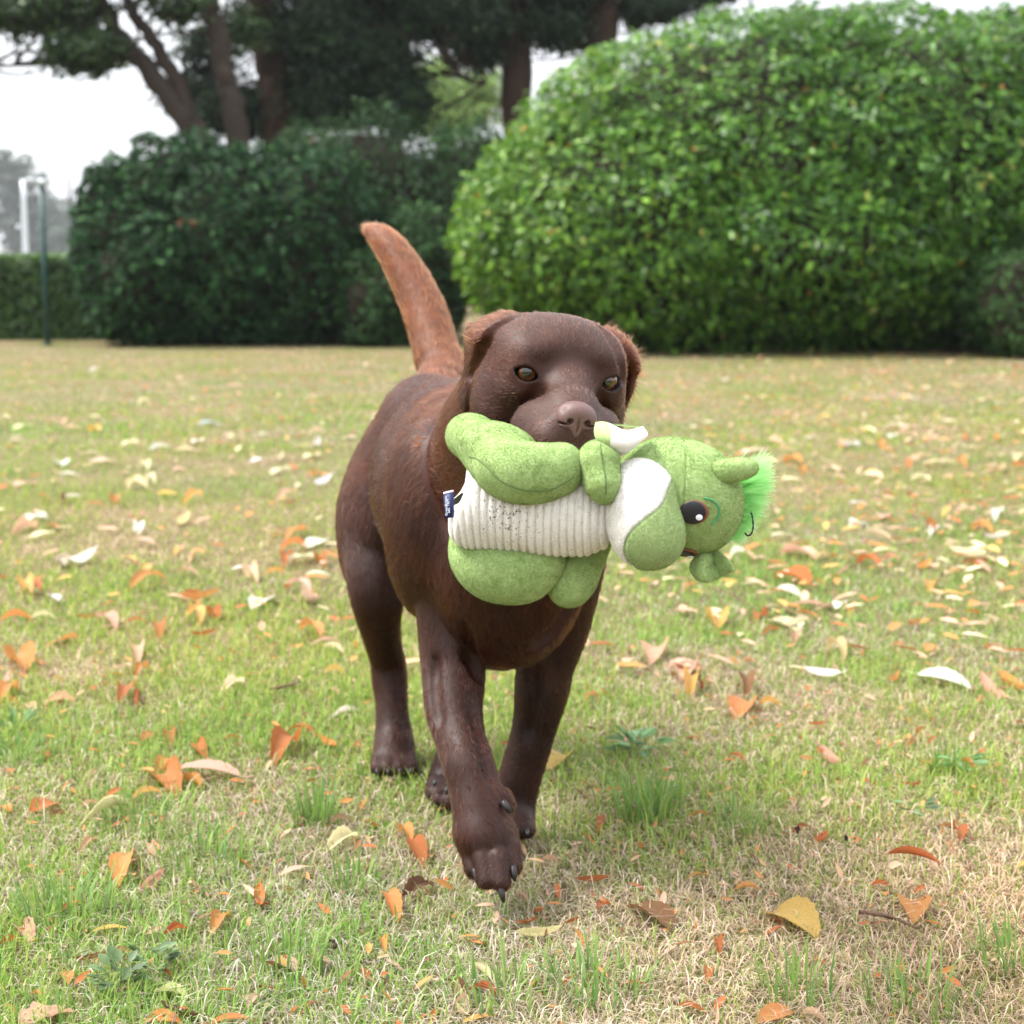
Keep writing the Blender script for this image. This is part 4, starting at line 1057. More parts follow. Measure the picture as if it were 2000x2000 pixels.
# ribbed belly: a barrel with raised cords
a0, a1 = Q(893, 978, 1.665), Q(1200, 1000, 1.645)
ax = nrm(a1 - a0); Lb = np.linalg.norm(a1 - a0)
ay = nrm(np.cross(ax, [0, 0, 1.0])); az = np.cross(ay, ax); ay = -ay if ay[1] > 0 else ay
az = az if az[2] > 0 else -az
ns, nc = 230, 72
S = np.linspace(0, 1, ns)
prof = np.interp(S, [0, 0.012, 0.05, 0.12, 0.3, 0.6, 0.85, 0.97, 1.0], [0.012, 0.034, 0.043, 0.0475, 0.049, 0.0485, 0.045, 0.036, 0.012])
V = []
th = np.arange(nc) / nc * 2 * np.pi
for i, s in enumerate(S):
    bunch = np.exp(-s / 0.09)
    sh = 0.020 * np.sin(th * 1.0 + 0.5) * bunch + 0.004 * np.sin(3 * th) * bunch + 0.0012 * np.sin(2 * th + s * 9)
    u = s * Lb + sh
    rid = np.abs(np.sin(np.pi * u / 0.0078)) ** 0.6
    r = prof[i] + 0.0030 * (rid - 0.6) * min(1, prof[i] / 0.034) + 0.0016 * np.sin(th * 5 + s * 11) * (0.3 + bunch)
    c = a0 + ax * (s * Lb)
    V.append(c + (np.cos(th) * r)[:, None] * ay + (np.sin(th) * r * 1.0)[:, None] * az + ax * (sh * 0.6)[:, None])
V = np.vstack(V); F = []
ii, jj = np.meshgrid(np.arange(ns - 1), np.arange(nc), indexing='ij')
A0 = (ii * nc + jj).ravel(); B0 = (ii * nc + (jj + 1) % nc).ravel()
F = np.stack([A0, B0, B0 + nc, A0 + nc], 1)
# mud specks on the cords
m_rib, N_, L_, B_, cr_ = plush('cream_corduroy', (0.86, 0.835, 0.79), (0.80, 0.765, 0.715), 0.2)
tc = N_.new('ShaderNodeTexCoord'); vz = N_.new('ShaderNodeTexNoise'); vz.inputs['Scale'].default_value = 380; vz.inputs['Detail'].default_value = 2
L_.new(tc.outputs['Object'], vz.inputs['Vector'])
dist = N_.new('ShaderNodeVectorMath'); dist.operation = 'DISTANCE'
sp = Q(992, 1005, 1.615); dist.inputs[1].default_value = tuple(sp); L_.new(tc.outputs['Object'], dist.inputs[0])
mr = N_.new('ShaderNodeMapRange'); mr.inputs['From Min'].default_value = 0.0; mr.inputs['From Max'].default_value = 0.042; mr.inputs['To Min'].default_value = 0.115; mr.inputs['To Max'].default_value = -0.03
L_.new(dist.outputs['Value'], mr.inputs['Value'])
sm = N_.new('ShaderNodeMath'); sm.operation = 'ADD'; L_.new(vz.outputs['Fac'], sm.inputs[0]); L_.new(mr.outputs[0], sm.inputs[1])
gt = N_.new('ShaderNodeMapRange'); gt.inputs['From Min'].default_value = 0.655; gt.inputs['From Max'].default_value = 0.70; L_.new(sm.outputs[0], gt.inputs['Value'])
mx = N_.new('ShaderNodeMix'); mx.data_type = 'RGBA'; mx.inputs['B'].default_value = (0.11, 0.07, 0.045, 1)
L_.new(gt.outputs[0], mx.inputs['Factor']); L_.new(cr_.outputs[0], mx.inputs['A']); L_.new(mx.outputs['Result'], B_.inputs['Base Color'])
link('ribbed_belly', mesh_np('ribbed_belly', V, F), m_rib, toy)
# legs
up_leg = Qc([(910, 850, 1.70, 37), (930, 860, 1.685, 42), (985, 910, 1.615, 56), (1035, 925, 1.60, 53), (1092, 918, 1.605, 47)], k=0.012)
up_leg.append(Ell(Q(972, 870, 1.64), (0.040, 0.028, 0.0225), roty(I3, 0.18), k=0.012))
up_leg.append(Ell(Q(1100, 902, 1.612), (0.018, 0.022, 0.0175), I3, k=0.008))
L1 = toy_part('leg', up_leg, m_grn); L1['label'] = 'green plush leg on top, bent along the belly'
lo_leg = Qc([(905, 1040, 1.685, 22), (925, 1085, 1.68, 42), (965, 1108, 1.672, 60), (1020, 1110, 1.67, 62), (1058, 1094, 1.67, 45)], k=0.012)
L2 = toy_part('leg', lo_leg, m_grn); L2['label'] = 'green plush leg hanging below the belly'
# arms
up_arm = [Cone(Q(1170, 905, 1.60), Q(1178, 948, 1.592), 0.0205, 0.0165, k=0.01), Cone(Q(1178, 948, 1.592), Q(1184, 970, 1.592), 0.0155, 0.0055, k=0.010), Ell(Q(1168, 893, 1.61), (0.0175, 0.02, 0.016), I3, k=0.01)]
toy_part('arm', up_arm, m_grn)
lo_arm = Qc([(1165, 1050, 1.69, 28), (1142, 1085, 1.69, 34), (1122, 1125, 1.685, 40), (1110, 1148, 1.68, 36)], k=0.01)
toy_part('arm', lo_arm, m_grn)
# little wing, green above and cream below
def sheet(name, rows, thick, m_top, m_bot=None):
    """rows: list of rows of points (a curved quilted flap)"""
    P = np.array([[Q(*p) for p in r] for r in rows])
    U = np.array([spline(r, 15) for r in P]); U = np.array([spline(U[:, j], 15) for j in range(15)])
    n, m = U.shape[:2]
    du = np.gradient(U, axis=0); dv = np.gradient(U, axis=1); nn = nrm(np.cross(du, dv))
    g = np.linspace(-1, 1, n); w = (1 - g[:, None] ** 4) * (1 - g[None, :] ** 4)
    T = U + nn * (thick * (0.25 + 0.75 * w))[..., None]; Bq = U - nn * (thick * (0.25 + 0.75 * w))[..., None]
    V = np.vstack([T.reshape(-1, 3), Bq.reshape(-1, 3)])
    idx = np.arange(n * m).reshape(n, m); F = []; mi = []
    for i in range(n - 1):
        for j in range(m - 1):
            F.append((idx[i, j], idx[i + 1, j], idx[i + 1, j + 1], idx[i, j + 1])); mi.append(0)
            F.append(tuple(n * m + k for k in (idx[i, j], idx[i, j + 1], idx[i + 1, j + 1], idx[i + 1, j]))); mi.append(1)
    rim = list(idx[0, :]) + list(idx[1:, -1]) + list(idx[-1, -2::-1]) + list(idx[-2:0, 0])
    for k in range(len(rim)):
        a, b = rim[k], rim[(k + 1) % len(rim)]
        F.append((a, b, b + n * m, a + n * m)); mi.append(0)
    me = mesh_np(name, V, np.array(F))
    me.materials.append(m_top); me.materials.append(m_bot or m_top)
    if name == 'wing':      # the fold shows green on its near left part
        for q_ in range((n - 1) * (m - 1)):
            if q_ // (m - 1) < 5: mi[2 * q_ + 1] = mi[2 * q_] = 0
    me.polygons.foreach_set('material_index', np.array(mi, np.int32))
    bm = bmesh.new(); bm.from_mesh(me); bmesh.ops.recalc_face_normals(bm, faces=bm.faces[:]); bm.to_mesh(me); bm.free()
    return link(name, me, None, toy)
w_ = sheet('wing', [[(1163, 826, 1.64), (1184, 826, 1.635), (1222, 842, 1.635), (1256, 834, 1.64)],
               [(1160, 843, 1.603), (1190, 852, 1.594), (1225, 860, 1.594), (1265, 849, 1.603)],
               [(1166, 858, 1.602), (1193, 868, 1.595), (1222, 872, 1.597), (1253, 860, 1.607)],
               [(1182, 880, 1.628), (1200, 888, 1.62), (1218, 886, 1.62), (1238, 872, 1.632)]], 0.0038, m_grn, m_wht)
w_['label'] = 'small flap with cream lining'
# head
head_p = [Ell(Q(1330, 970, 1.655), (0.0565, 0.056, 0.0545), roty(I3, 0.15), k=0.01), Ell(Q(1290, 930, 1.655), (0.044, 0.045, 0.034), roty(I3, -0.1), k=0.025), Ell(Q(1375, 985, 1.655), (0.034, 0.045, 0.042), I3, k=0.03)]
def seams_head(V, F):
    n, _ = vnormals(V, F)
    # a panel seam running down the face between muzzle and eye
    f = (V[:, 0] - Q(1338, 940, 1.6)[0]) - 0.10 * (V[:, 2] - Q(1338, 940, 1.6)[2])
    return V - n * (0.0016 * np.exp(-(f / 0.0013) ** 2))[:, None]
toy_part('head', head_p, m_grn, post=seams_head)
muz_p = [Ell(Q(1250, 995, 1.612), (0.0335, 0.040, 0.044), roty(I3, -0.10), k=0.01), Ell(Q(1272, 1050, 1.605), (0.0315, 0.037, 0.031), roty(I3, 0.2), k=0.028), Ell(Q(1262, 945, 1.625), (0.0265, 0.034, 0.020), roty(I3, 0.3), k=0.025)]
seam = np.array([Q(x, y, 1.575)[[0, 2]] for x, y in ((1330, 930), (1311, 952), (1291, 986), (1258, 1011), (1231, 1038), (1219, 1070), (1226, 1098), (1245, 1125))])
seam = spline(np.column_stack([seam, np.zeros(len(seam))]), 60)[:, :2]
def seam_side(V):
    P = V[:, [0, 2]]
    best = np.full(len(P), 9.0); sgn = np.zeros(len(P))
    for i in range(len(seam) - 1):
        a, b = seam[i], seam[i + 1]; ab = b - a
        h = np.clip(((P - a) @ ab) / (ab @ ab), 0, 1); q = P - a - h[:, None] * ab
        d = np.hypot(q[:, 0], q[:, 1]); s = np.sign(ab[0] * q[:, 1] - ab[1] * q[:, 0])
        u = d < best; best = np.where(u, d, best); sgn = np.where(u, s, sgn)
    return best * sgn
def muz_cols(V):
    d = seam_side(V); k = np.clip(d / 0.0006 * 0.5 + 0.5, 0, 1)[:, None]
    # stitching between the two panels
    c = np.array([0.86, 0.835, 0.79]) * (1 - k) + np.array([0.36, 0.47, 0.20]) * k
    return c * (1 - 0.35 * np.exp(-(d / 0.0008) ** 2))[:, None]
def muz_post(V, F):
    n, _ = vnormals(V, F); d = seam_side(V)
    return V - n * (0.0018 * np.exp(-(d / 0.0016) ** 2))[:, None]
m_muz, N_, L_, B_, cr_ = plush('muzzle_plush', (1, 1, 1), (0.80, 0.80, 0.78), 0.3)
at = N_.new('ShaderNodeAttribute'); at.attribute_name = 'tint'
mu = N_.new('ShaderNodeMix'); mu.data_type = 'RGBA'; mu.blend_type = 'MULTIPLY'; mu.inputs['Factor'].default_value = 1
L_.new(at.outputs['Color'], mu.inputs['A']); L_.new(cr_.outputs[0], mu.inputs['B']); L_.new(mu.outputs['Result'], B_.inputs['Base Color'])
mzo = toy_part('muzzle', muz_p, m_muz, vox=0.0009, cols=muz_cols, post=muz_post)
mzo['label'] = 'bulging muzzle, cream on top with green snout'
# eyes: black with a copper crescent and a white glint
m_blk = simple('black_thread', (0.012, 0.012, 0.018), 0.35, 0.5, noise=0.3, nscale=700, bump=0.1)
m_cop = simple('copper_thread', (0.20, 0.06, 0.025), 0.4, 0.5, noise=0.3, nscale=700, bump=0.1)
m_gli = simple('white_thread', (0.80, 0.80, 0.90), 0.5, 0.5)
ball = uv_ball('embroidered_disc', 1.0, 28, 16)
def patch(name, m, p, n, semi, up, parent, lift=0.0):
    z = nrm(n); x = nrm(np.cross(up, z)); y = np.cross(z, x)
    me = ball.copy(); me.materials.clear(); me.materials.append(m)
    o = bpy.data.objects.new(name, me); COL.objects.link(o)
    R = np.stack([x * semi[0], y * semi[1], z * semi[2]], 1)
    M = M4(R, p + z * lift)
    if parent.type == 'EMPTY':
        place(o, parent, M)
    else:
        o.parent = parent; o.matrix_parent_inverse = parent.matrix_basis.inverted(); o.matrix_basis = M
    return o
UPZ = np.array([0, 0, 1.0])
for (x, y, s) in ((1355, 1000, 1.13), (1338, 1077, 1.0)):
    p = trace(head_p, x, y)
    if p is None: continue
    n = grad(head_p, p)
    e0 = patch('eye', m_cop, p, n, (0.0130 * s, 0.0108 * s, 0.0026), UPZ, toy, 0.0012)
    tx = nrm(np.cross(UPZ, n)); ty = np.cross(n, tx)
    patch('pupil', m_blk, p - tx * 0.0006 * s * (1 if tx[0] > 0 else -1), n, (0.0121 * s, 0.0104 * s, 0.0028), UPZ, e0, 0.0016)
    sgx = 1 if tx[0] > 0 else -1
    patch('glint', m_gli, p + tx * sgx * 0.0045 * s - ty * 0.0040 * s * (1 if ty[2] > 0 else -1), n, (0.0030 * s, 0.0027 * s, 0.0012), UPZ, e0, 0.0040)
# stitched brow
m_thr = simple('green_thread', (0.03, 0.30, 0.13), 0.4)
pts = []
for x, y in spline(np.array([(1375, 972, 0), (1391, 977, 0), (1402, 989, 0), (1404, 1003, 0), (1398, 1015, 0), (1388, 1024, 0)], float), 22)[:, :2]:
    p = trace(head_p, x, y)
    if p is not None: pts.append(p + np.array([0.0004, -0.0022, 0]))
V, F = tube(pts, np.full(len(pts), 0.00085), 6)
link('brow_stitch', mesh_np('brow_stitch', V, F), m_thr, toy)
# leg seams
m_seam = simple('seam_thread', (0.11, 0.17, 0.05), 0.8)
for poly, pr in (([(916, 892), (932, 896), (950, 910), (968, 930), (990, 946), (1030, 958), (1080, 955), (1122, 930)], up_leg), ([(1172, 868), (1176, 895), (1182, 930), (1184, 965)], up_arm)):
    pts = []
    for x, y in spline(np.column_stack([np.array(poly, float), np.zeros(len(poly))]), 40)[:, :2]:
        p = trace(pr, x, y)
        if p is not None: pts.append(p + np.array([0, -0.0011, 0]))
    V, F = tube(pts, np.full(len(pts), 0.0007), 5)
    link('seam', mesh_np('seam', V, F), m_seam, toy)
# horns / ears
horn = Qc([(1392, 925, 1.625, 13), (1410, 921, 1.615, 18), (1440, 917, 1.61, 17), (1468, 913, 1.612, 13)], k=0.006)
horn.append(Cone(Q(1425, 932, 1.592), Q(1482, 925, 1.60), 0.0022, 0.0012, k=0.0025, op='-'))
toy_part('ear', horn, m_grn, vox=0.001)
sheet('ear', [[(1368, 1070, 1.655), (1374, 1068, 1.652), (1382, 1066, 1.652), (1392, 1064, 1.655)],
               [(1358, 1086, 1.648), (1374, 1090, 1.640), (1392, 1086, 1.652), (1406, 1078, 1.645)],
               [(1348, 1110, 1.640), (1370, 1116, 1.628), (1392, 1106, 1.650), (1428, 1100, 1.632)],
               [(1360, 1132, 1.636), (1380, 1138, 1.626), (1402, 1130, 1.645), (1434, 1114, 1.630)]], 0.0036, m_grn)
# tuft of bright hair
rg = np.random.default_rng(8)
NT = 5200
s_ = rg.random(NT); dpt = rg.normal(0, 0.010, NT)
bx_ = np.interp(s_, [0, 0.35, 0.7, 1], [1452, 1449, 1441, 1426]); by_ = np.interp(s_, [0, 0.35, 0.7, 1], [925, 965, 1005, 1045])
base = np.array([Q(x, y, 1.655) for x, y in zip(bx_, by_)]) + np.stack([-0.004 * (dpt / 0.01) ** 2, dpt, 0 * dpt], 1)
ang = np.interp(s_, [0, 0.3, 0.7, 1], [0.55, 0.25, -0.25, -0.75]) + rg.normal(0, 0.16, NT)
dr = np.stack([np.cos(ang), rg.normal(0, 0.30, NT), np.sin(ang)], 1); dr = nrm(dr)
Ln = np.interp(s_, [0, 0.3, 0.7, 1], [0.036, 0.036, 0.026, 0.018]) * rg.uniform(0.5, 1.15, NT)
tp = np.zeros((NT, 5, 3))
for i in range(5):
    u = i / 4
    tp[:, i] = base - dr * 0.004 + dr * (Ln * u)[:, None] + np.array([0, 0, 0.004]) * u * u * np.sin(s_ * 40)[:, None]
cu = bpy.data.hair_curves.new('tuft'); cu.add_curves([5] * NT)
cu.attributes['position'].data.foreach_set('vector', tp.astype(np.float32).ravel())
r_ = cu.attributes.get('radius') or cu.attributes.new('radius', 'FLOAT', 'POINT')
r_.data.foreach_set('value', (np.tile(np.linspace(1, 0.3, 5), NT) * 0.00022).astype(np.float32))
ca = cu.attributes.new('tint', 'FLOAT_COLOR', 'POINT')
g0, g1 = np.array([0.07, 0.72, 0.04]), np.array([0.62, 0.95, 0.48])
cc = np.ones((NT, 5, 4), np.float32)
for i, u in enumerate((0, 0.25, 0.5, 0.75, 1.0)):
    cc[:, i, :3] = g0 * (1 - u) + g1 * u
ca.data.foreach_set('color', cc.ravel())
tf = link('hair_tuft', cu, None, toy)
m_tuft, N_, L_, B_ = mat('bright_green_hair')
at = N_.new('ShaderNodeAttribute'); at.attribute_name = 'tint'; L_.new(at.outputs['Color'], B_.inputs['Base Color']); B_.inputs['Roughness'].default_value = 0.5
trn = N_.new('ShaderNodeBsdfTranslucent'); L_.new(at.outputs['Color'], trn.inputs['Color'])
mxs = N_.new('ShaderNodeMixShader'); mxs.inputs[0].default_value = 0.45
L_.new(B_.outputs[0], mxs.inputs[1]); L_.new(trn.outputs[0], mxs.inputs[2]); L_.new(mxs.outputs[0], N_['Material Output'].inputs['Surface'])
cu.materials.append(m_tuft)
tf['label'] = 'bright neon green hair tuft with pale tips'
# loop of black thread in the tuft
pts = spline([Q(1467, 1000, 1.64), Q(1470, 1012, 1.632), Q(1471, 1030, 1.63), Q(1467, 1043, 1.63), Q(1460, 1046, 1.632), Q(1455, 1041, 1.636)], 24)
V, F = tube(pts, np.full(24, 0.0009) * (1 + 0.25 * np.sin(np.arange(24) * 2.1)), 7)
link('thread_loop', mesh_np('thread_loop', V, F), m_blk, toy)
link('cheek_stitch', uv_ball('cheek_stitch', 0.0026, 12, 8), simple('pink_thread', (0.55, 0.22, 0.10), 0.6), toy).matrix_basis = Matrix.Translation(Vector(trace(head_p, 1337, 1054) if trace(head_p, 1337, 1054) is not None else Q(1337, 1054, 1.61)))
# woven label
c = [Q(866, 963, 1.640), Q(886, 958, 1.634), Q(887, 1010, 1.634), Q(868, 1013, 1.640)]
th_ = np.array([0, 0.0006, 0])
V = np.array([p - th_ for p in c] + [p + th_ for p in c])
F = np.array([(3, 2, 1, 0), (4, 5, 6, 7), (0, 1, 5, 4), (1, 2, 6, 5), (2, 3, 7, 6), (3, 0, 4, 7)])
tg = link('woven_label', mesh_np('woven_label', V, F, False), simple('navy_ribbon', (0.012, 0.022, 0.11), 0.5, noise=0.2, nscale=1200, bump=0.1), toy)
hV = np.array([c[0] + np.array([0, -0.001, -0.0012]), c[1] + np.array([0, -0.001, -0.0012]), c[1] + np.array([0, -0.001, 0.0006]), c[0] + np.array([0, -0.001, 0.0006])])
hV = np.vstack([hV, hV + np.array([0, 0.002, 0])])
hm = link('hem', mesh_np('hem', hV, F, False), m_gli); hm.parent = tg; hm.matrix_parent_inverse = tg.matrix_basis.inverted()
m_txt = simple('white_print', (0.75, 0.78, 0.85), 0.6)
def lettering(txt, p, size, mtl, R):
    fc = bpy.data.curves.new('lettering', 'FONT'); fc.body = txt; fc.size = size; fc.align_x = 'CENTER'; fc.align_y = 'CENTER'; fc.extrude = 0.0001
    fc.materials.append(mtl)
    tmp = bpy.data.objects.new('tmp', fc); COL.objects.link(tmp)
    me = bpy.data.meshes.new_from_object(tmp.evaluated_get(bpy.context.evaluated_depsgraph_get())); bpy.data.objects.remove(tmp)
    o = bpy.data.objects.new('lettering', me); COL.objects.link(o)
    o.parent = tg; o.matrix_parent_inverse = tg.matrix_basis.inverted(); o.matrix_basis = M4(R, p)
up = nrm(c[0] - c[3]); rt = nrm(c[1] - c[0]); rt = nrm(rt - up * (rt @ up)); nn = np.cross(up, -rt); 
RT = np.stack([up, -rt, nn], 1)      # reads upwards
lettering('GreatBritain', (c[0] + c[3]) / 2 + rt * 0.0034 + nn * (0.0011 if nn[1] < 0 else -0.0011), 0.0040, m_txt, RT)
lettering('est. 1971', (c[0] + c[3]) / 2 + rt * 0.0062 + nn * (0.0011 if nn[1] < 0 else -0.0011), 0.0040, m_txt, RT)

# short plush pile on the soft parts
m_pile = bpy.data.materials.new('plush_pile'); m_pile.use_nodes = True
N_, L_ = m_pile.node_tree.nodes, m_pile.node_tree.links; B_ = N_['Principled BSDF']
at = N_.new('ShaderNodeAttribute'); at.attribute_name = 'tint'; L_.new(at.outputs['Color'], B_.inputs['Base Color']); B_.inputs['Roughness'].default_value = 0.8; B_.inputs['Specular IOR Level'].default_value = 0.2
trn = N_.new('ShaderNodeBsdfTranslucent'); L_.new(at.outputs['Color'], trn.inputs['Color'])
mxs = N_.new('ShaderNodeMixShader'); mxs.inputs[0].default_value = 0.3
L_.new(B_.outputs[0], mxs.inputs[1]); L_.new(trn.outputs[0], mxs.inputs[2]); L_.new(mxs.outputs[0], N_['Material Output'].inputs['Surface'])
for o in [c for c in toy.children if c.name.split('.')[0] in ('leg', 'arm', 'head', 'muzzle', 'ear', 'ribbed_belly')]:
    me = o.data; n = len(me.vertices)
    V = np.zeros(n * 3, np.float32); me.vertices.foreach_get('co', V); V = V.reshape(-1, 3).astype(float)
    q = np.zeros(len(me.polygons) * 4, np.int32); me.loops.foreach_get('vertex_index', q); F = q.reshape(-1, 4)
    nn_, fa = vnormals(V, F)
    if o.name.startswith('muzzle'): C = muz_cols(V)
    elif o.name.startswith('ribbed'): C = np.tile([0.86, 0.835, 0.79], (n, 1))
    else:
        u = np.clip((vnoise(V * 70) * 0.6 + vnoise(V * 190) * 0.4 - 0.3) / 0.4, 0, 1)[:, None]
        C = np.array(GRD) * (1 - u) + np.array(GRN) * u
    fl_ = np.stack([vnoise(V * 45 + k) - 0.5 for k in (3, 17, 41)], 1)
    hl_ = np.full(n, 0.0022 if not o.name.startswith('ribbed') else 0.0011)
    cnt = int(np.linalg.norm(fa, axis=1).sum() / 2 * 1.5e6)
    h = fur('pile', V, F, nn_, fl_, C, hl_, cnt, m_pile, o, rad=0.00017, lift=1.0, seed=9, jit=0.5, npts=3, cvar=0.22)
    h.matrix_parent_inverse = Matrix.Identity(4); h['kind'] = 'stuff'
# ================================================================== fallen leaves
def leaf_shape(seed, width=0.30, curl=0.3, fold=0.25, twist=0.3, teeth=0.05, stalk=0.16, crumple=0.0, lobes=0):
    """a dry leaf lying along +Y, length 1: a strip of ribs with toothed edges, folded and curled"""
    r = np.random.default_rng(seed); n = 15
    s = np.linspace(0, 1, n)
    w = width * (np.sin(np.pi * s ** 0.85) ** 0.8) * 0.5
    w[0] = w[-1] = 0.004
    if lobes:
        w = w * (0.65 + 0.5 * np.abs(np.sin(s * np.pi * lobes)))
    else:
        w[1:-1] *= 1 + teeth * np.where(np.arange(n - 2) % 2, 1, -1)
    ang = curl * (s - 0.5) * 2; y = np.cumsum(np.cos(ang)) / n; z = -np.cumsum(np.sin(ang)) / n
    V, F = [], []
    for i in range(n):
        tw = twist * (s[i] - 0.5)
        for k, u in enumerate((-1, -0.5, 0, 0.5, 1)):
            a = fold * abs(u) * 1.2
            lx = u * w[i] * math.cos(a); lz = abs(u) * w[i] * math.sin(a) * 1.3 + crumple * (r.random() - 0.5) * 0.12
            V.append((lx * math.cos(tw) - lz * math.sin(tw), y[i] - 0.5, z[i] + lx * math.sin(tw) + lz * math.cos(tw)))
    for i in range(n - 1):
        for k in range(4):
            a = i * 5 + k; F += [(a, a + 1, a + 6), (a, a + 6, a + 5)]
    V = np.array(V); V[:, 2] -= V[:, 2].mean()
    # stalk
    b = V[2]; st, sf = tube([b, b + np.array([0.01, -stalk * 0.5, 0.01]), b + np.array([0.03, -stalk, 0.03])], [0.009, 0.008, 0.007], 4, cap=False)
    V, F = merge([(V, np.array(F)), (st, sf)])
    return V, F
SHAPES = {}
specs = {'flat': (0.34, 0.25, 0.15, 0.3, 0.06, 0.14, 0.05, 0), 'long': (0.24, 0.45, 0.35, 0.5, 0.06, 0.14, 0.05, 0), 'boat': (0.26, -0.6, 0.6, 0.4, 0.04, 0.12, 0.0, 0), 'curl': (0.22, 0.75, 0.45, 0.7, 0.05, 0.12, 0.05, 0), 'arch': (0.30, 0.85, 0.6, 0.3, 0.06, 0.12, 0.05, 0), 'broad': (0.48, 0.4, 0.28, 0.4, 0.05, 0.16, 0.15, 0), 'crumple': (0.42, 0.55, 0.5, 0.9, 0.06, 0.12, 0.35, 0), 'lobed': (0.85, 0.3, 0.2, 0.2, 0.0, 0.2, 0.2, 3), 'roll': (0.20, 0.35, 1.1, 0.9, 0.03, 0.15, 0.05, 0)}
m_dry = leaf_mat('dry_leaf', 'object', 0.55, 0.35, 0.35, veins=True)
for si, (k, a) in enumerate(specs.items()):
    SHAPES[k] = []
    for v in range(2):
        V, F = leaf_shape(100 + si * 7 + v, *[x * (1 + 0.25 * v) if j in (1, 2, 3) else x for j, x in enumerate(a)])
        me = mesh_np('fallen_leaf', V, F); me.materials.append(m_dry); SHAPES[k].append(me)
COLS = {'o': (0.62, 0.275, 0.085), 'r': (0.46, 0.15, 0.045), 'y': (0.70, 0.44, 0.13), 'c': (0.80, 0.68, 0.44), 'w': (0.86, 0.82, 0.72), 't': (0.62, 0.40, 0.24), 'p': (0.70, 0.42, 0.30), 'b': (0.24, 0.11, 0.05), 'd': (0.15, 0.075, 0.045), 'g': (0.62, 0.60, 0.28), 'x': (0.52, 0.56, 0.58)}
CW = {'o': 'orange', 'r': 'rust-red', 'y': 'yellow-orange', 'c': 'cream', 'w': 'off-white', 't': 'tan', 'p': 'pinkish', 'b': 'brown', 'd': 'dark brown', 'g': 'yellow-green', 'x': 'grey'}
SW = {'flat': 'flat', 'long': 'long narrow', 'boat': 'boat-shaped', 'curl': 'tightly curled', 'arch': 'arched', 'broad': 'broad', 'crumple': 'crumpled', 'lobed': 'jagged', 'roll': 'rolled-up'}
rl = np.random.default_rng(33)
leaf_n = 0
def fallen(px, py, ln, ang, col, shape, label=None, group=None, lift=0.010):
    """a leaf ln photo-pixels long at photo position (px, py), drawn at angle ang (degrees, anticlockwise)"""
    global leaf_n
    c, t = G(px, py, lift)
    if ln * t / FPX > 0.07: c, t = G(px, py, lift + 0.006)
    if t < 0 or t > 60: return None
    dep = math.atan2(CAMH, c[1])
    dx, dy = math.cos(math.radians(ang)) * ln, math.sin(math.radians(ang)) * ln
    gxv, gyv = dx * t / FPX, dy / math.sin(dep) * t / FPX
    el = 0.0
    Lg = math.hypot(gxv, gyv)
    mx_ = max(0.16, ln * t / FPX * 1.15)
    if Lg > mx_:
        k = mx_ / Lg; gyv *= max(k, 0.35); Lg = min(math.hypot(gxv, gyv), mx_)
        if shape in ('curl', 'boat', 'long', 'arch'): el = 0.10
    az = math.atan2(gyv, gxv) - math.pi / 2
    flip = rl.random() < 0.5
    me = SHAPES[shape][int(rl.random() * 2)]
    o = bpy.data.objects.new('fallen_leaf', me); COL.objects.link(o)
    sc = max(Lg, 0.03)
    M = Matrix.Translation(Vector((c[0], c[1], c[2] + 0.5 * sc * math.sin(el)))) @ Matrix.Rotation(az + (math.pi if flip else 0), 4, 'Z') @ Matrix.Rotation((el if not flip else -el) + rl.normal(0, 0.06), 4, 'X') @ Matrix.Rotation(rl.normal(0, 0.2), 4, 'Y') @ Matrix.Diagonal(Vector((sc * rl.uniform(0.85, 1.15), sc, sc, 1)))
    o.matrix_world = M
    k = rl.uniform(0.85, 1.15); cc = np.array(COLS[col]) * k * (1 + rl.normal(0, 0.06, 3))
    o.color = (*np.clip(cc, 0, 0.95), 1)
    tag(o, label, 'leaf', group)
    leaf_n += 1
    return o
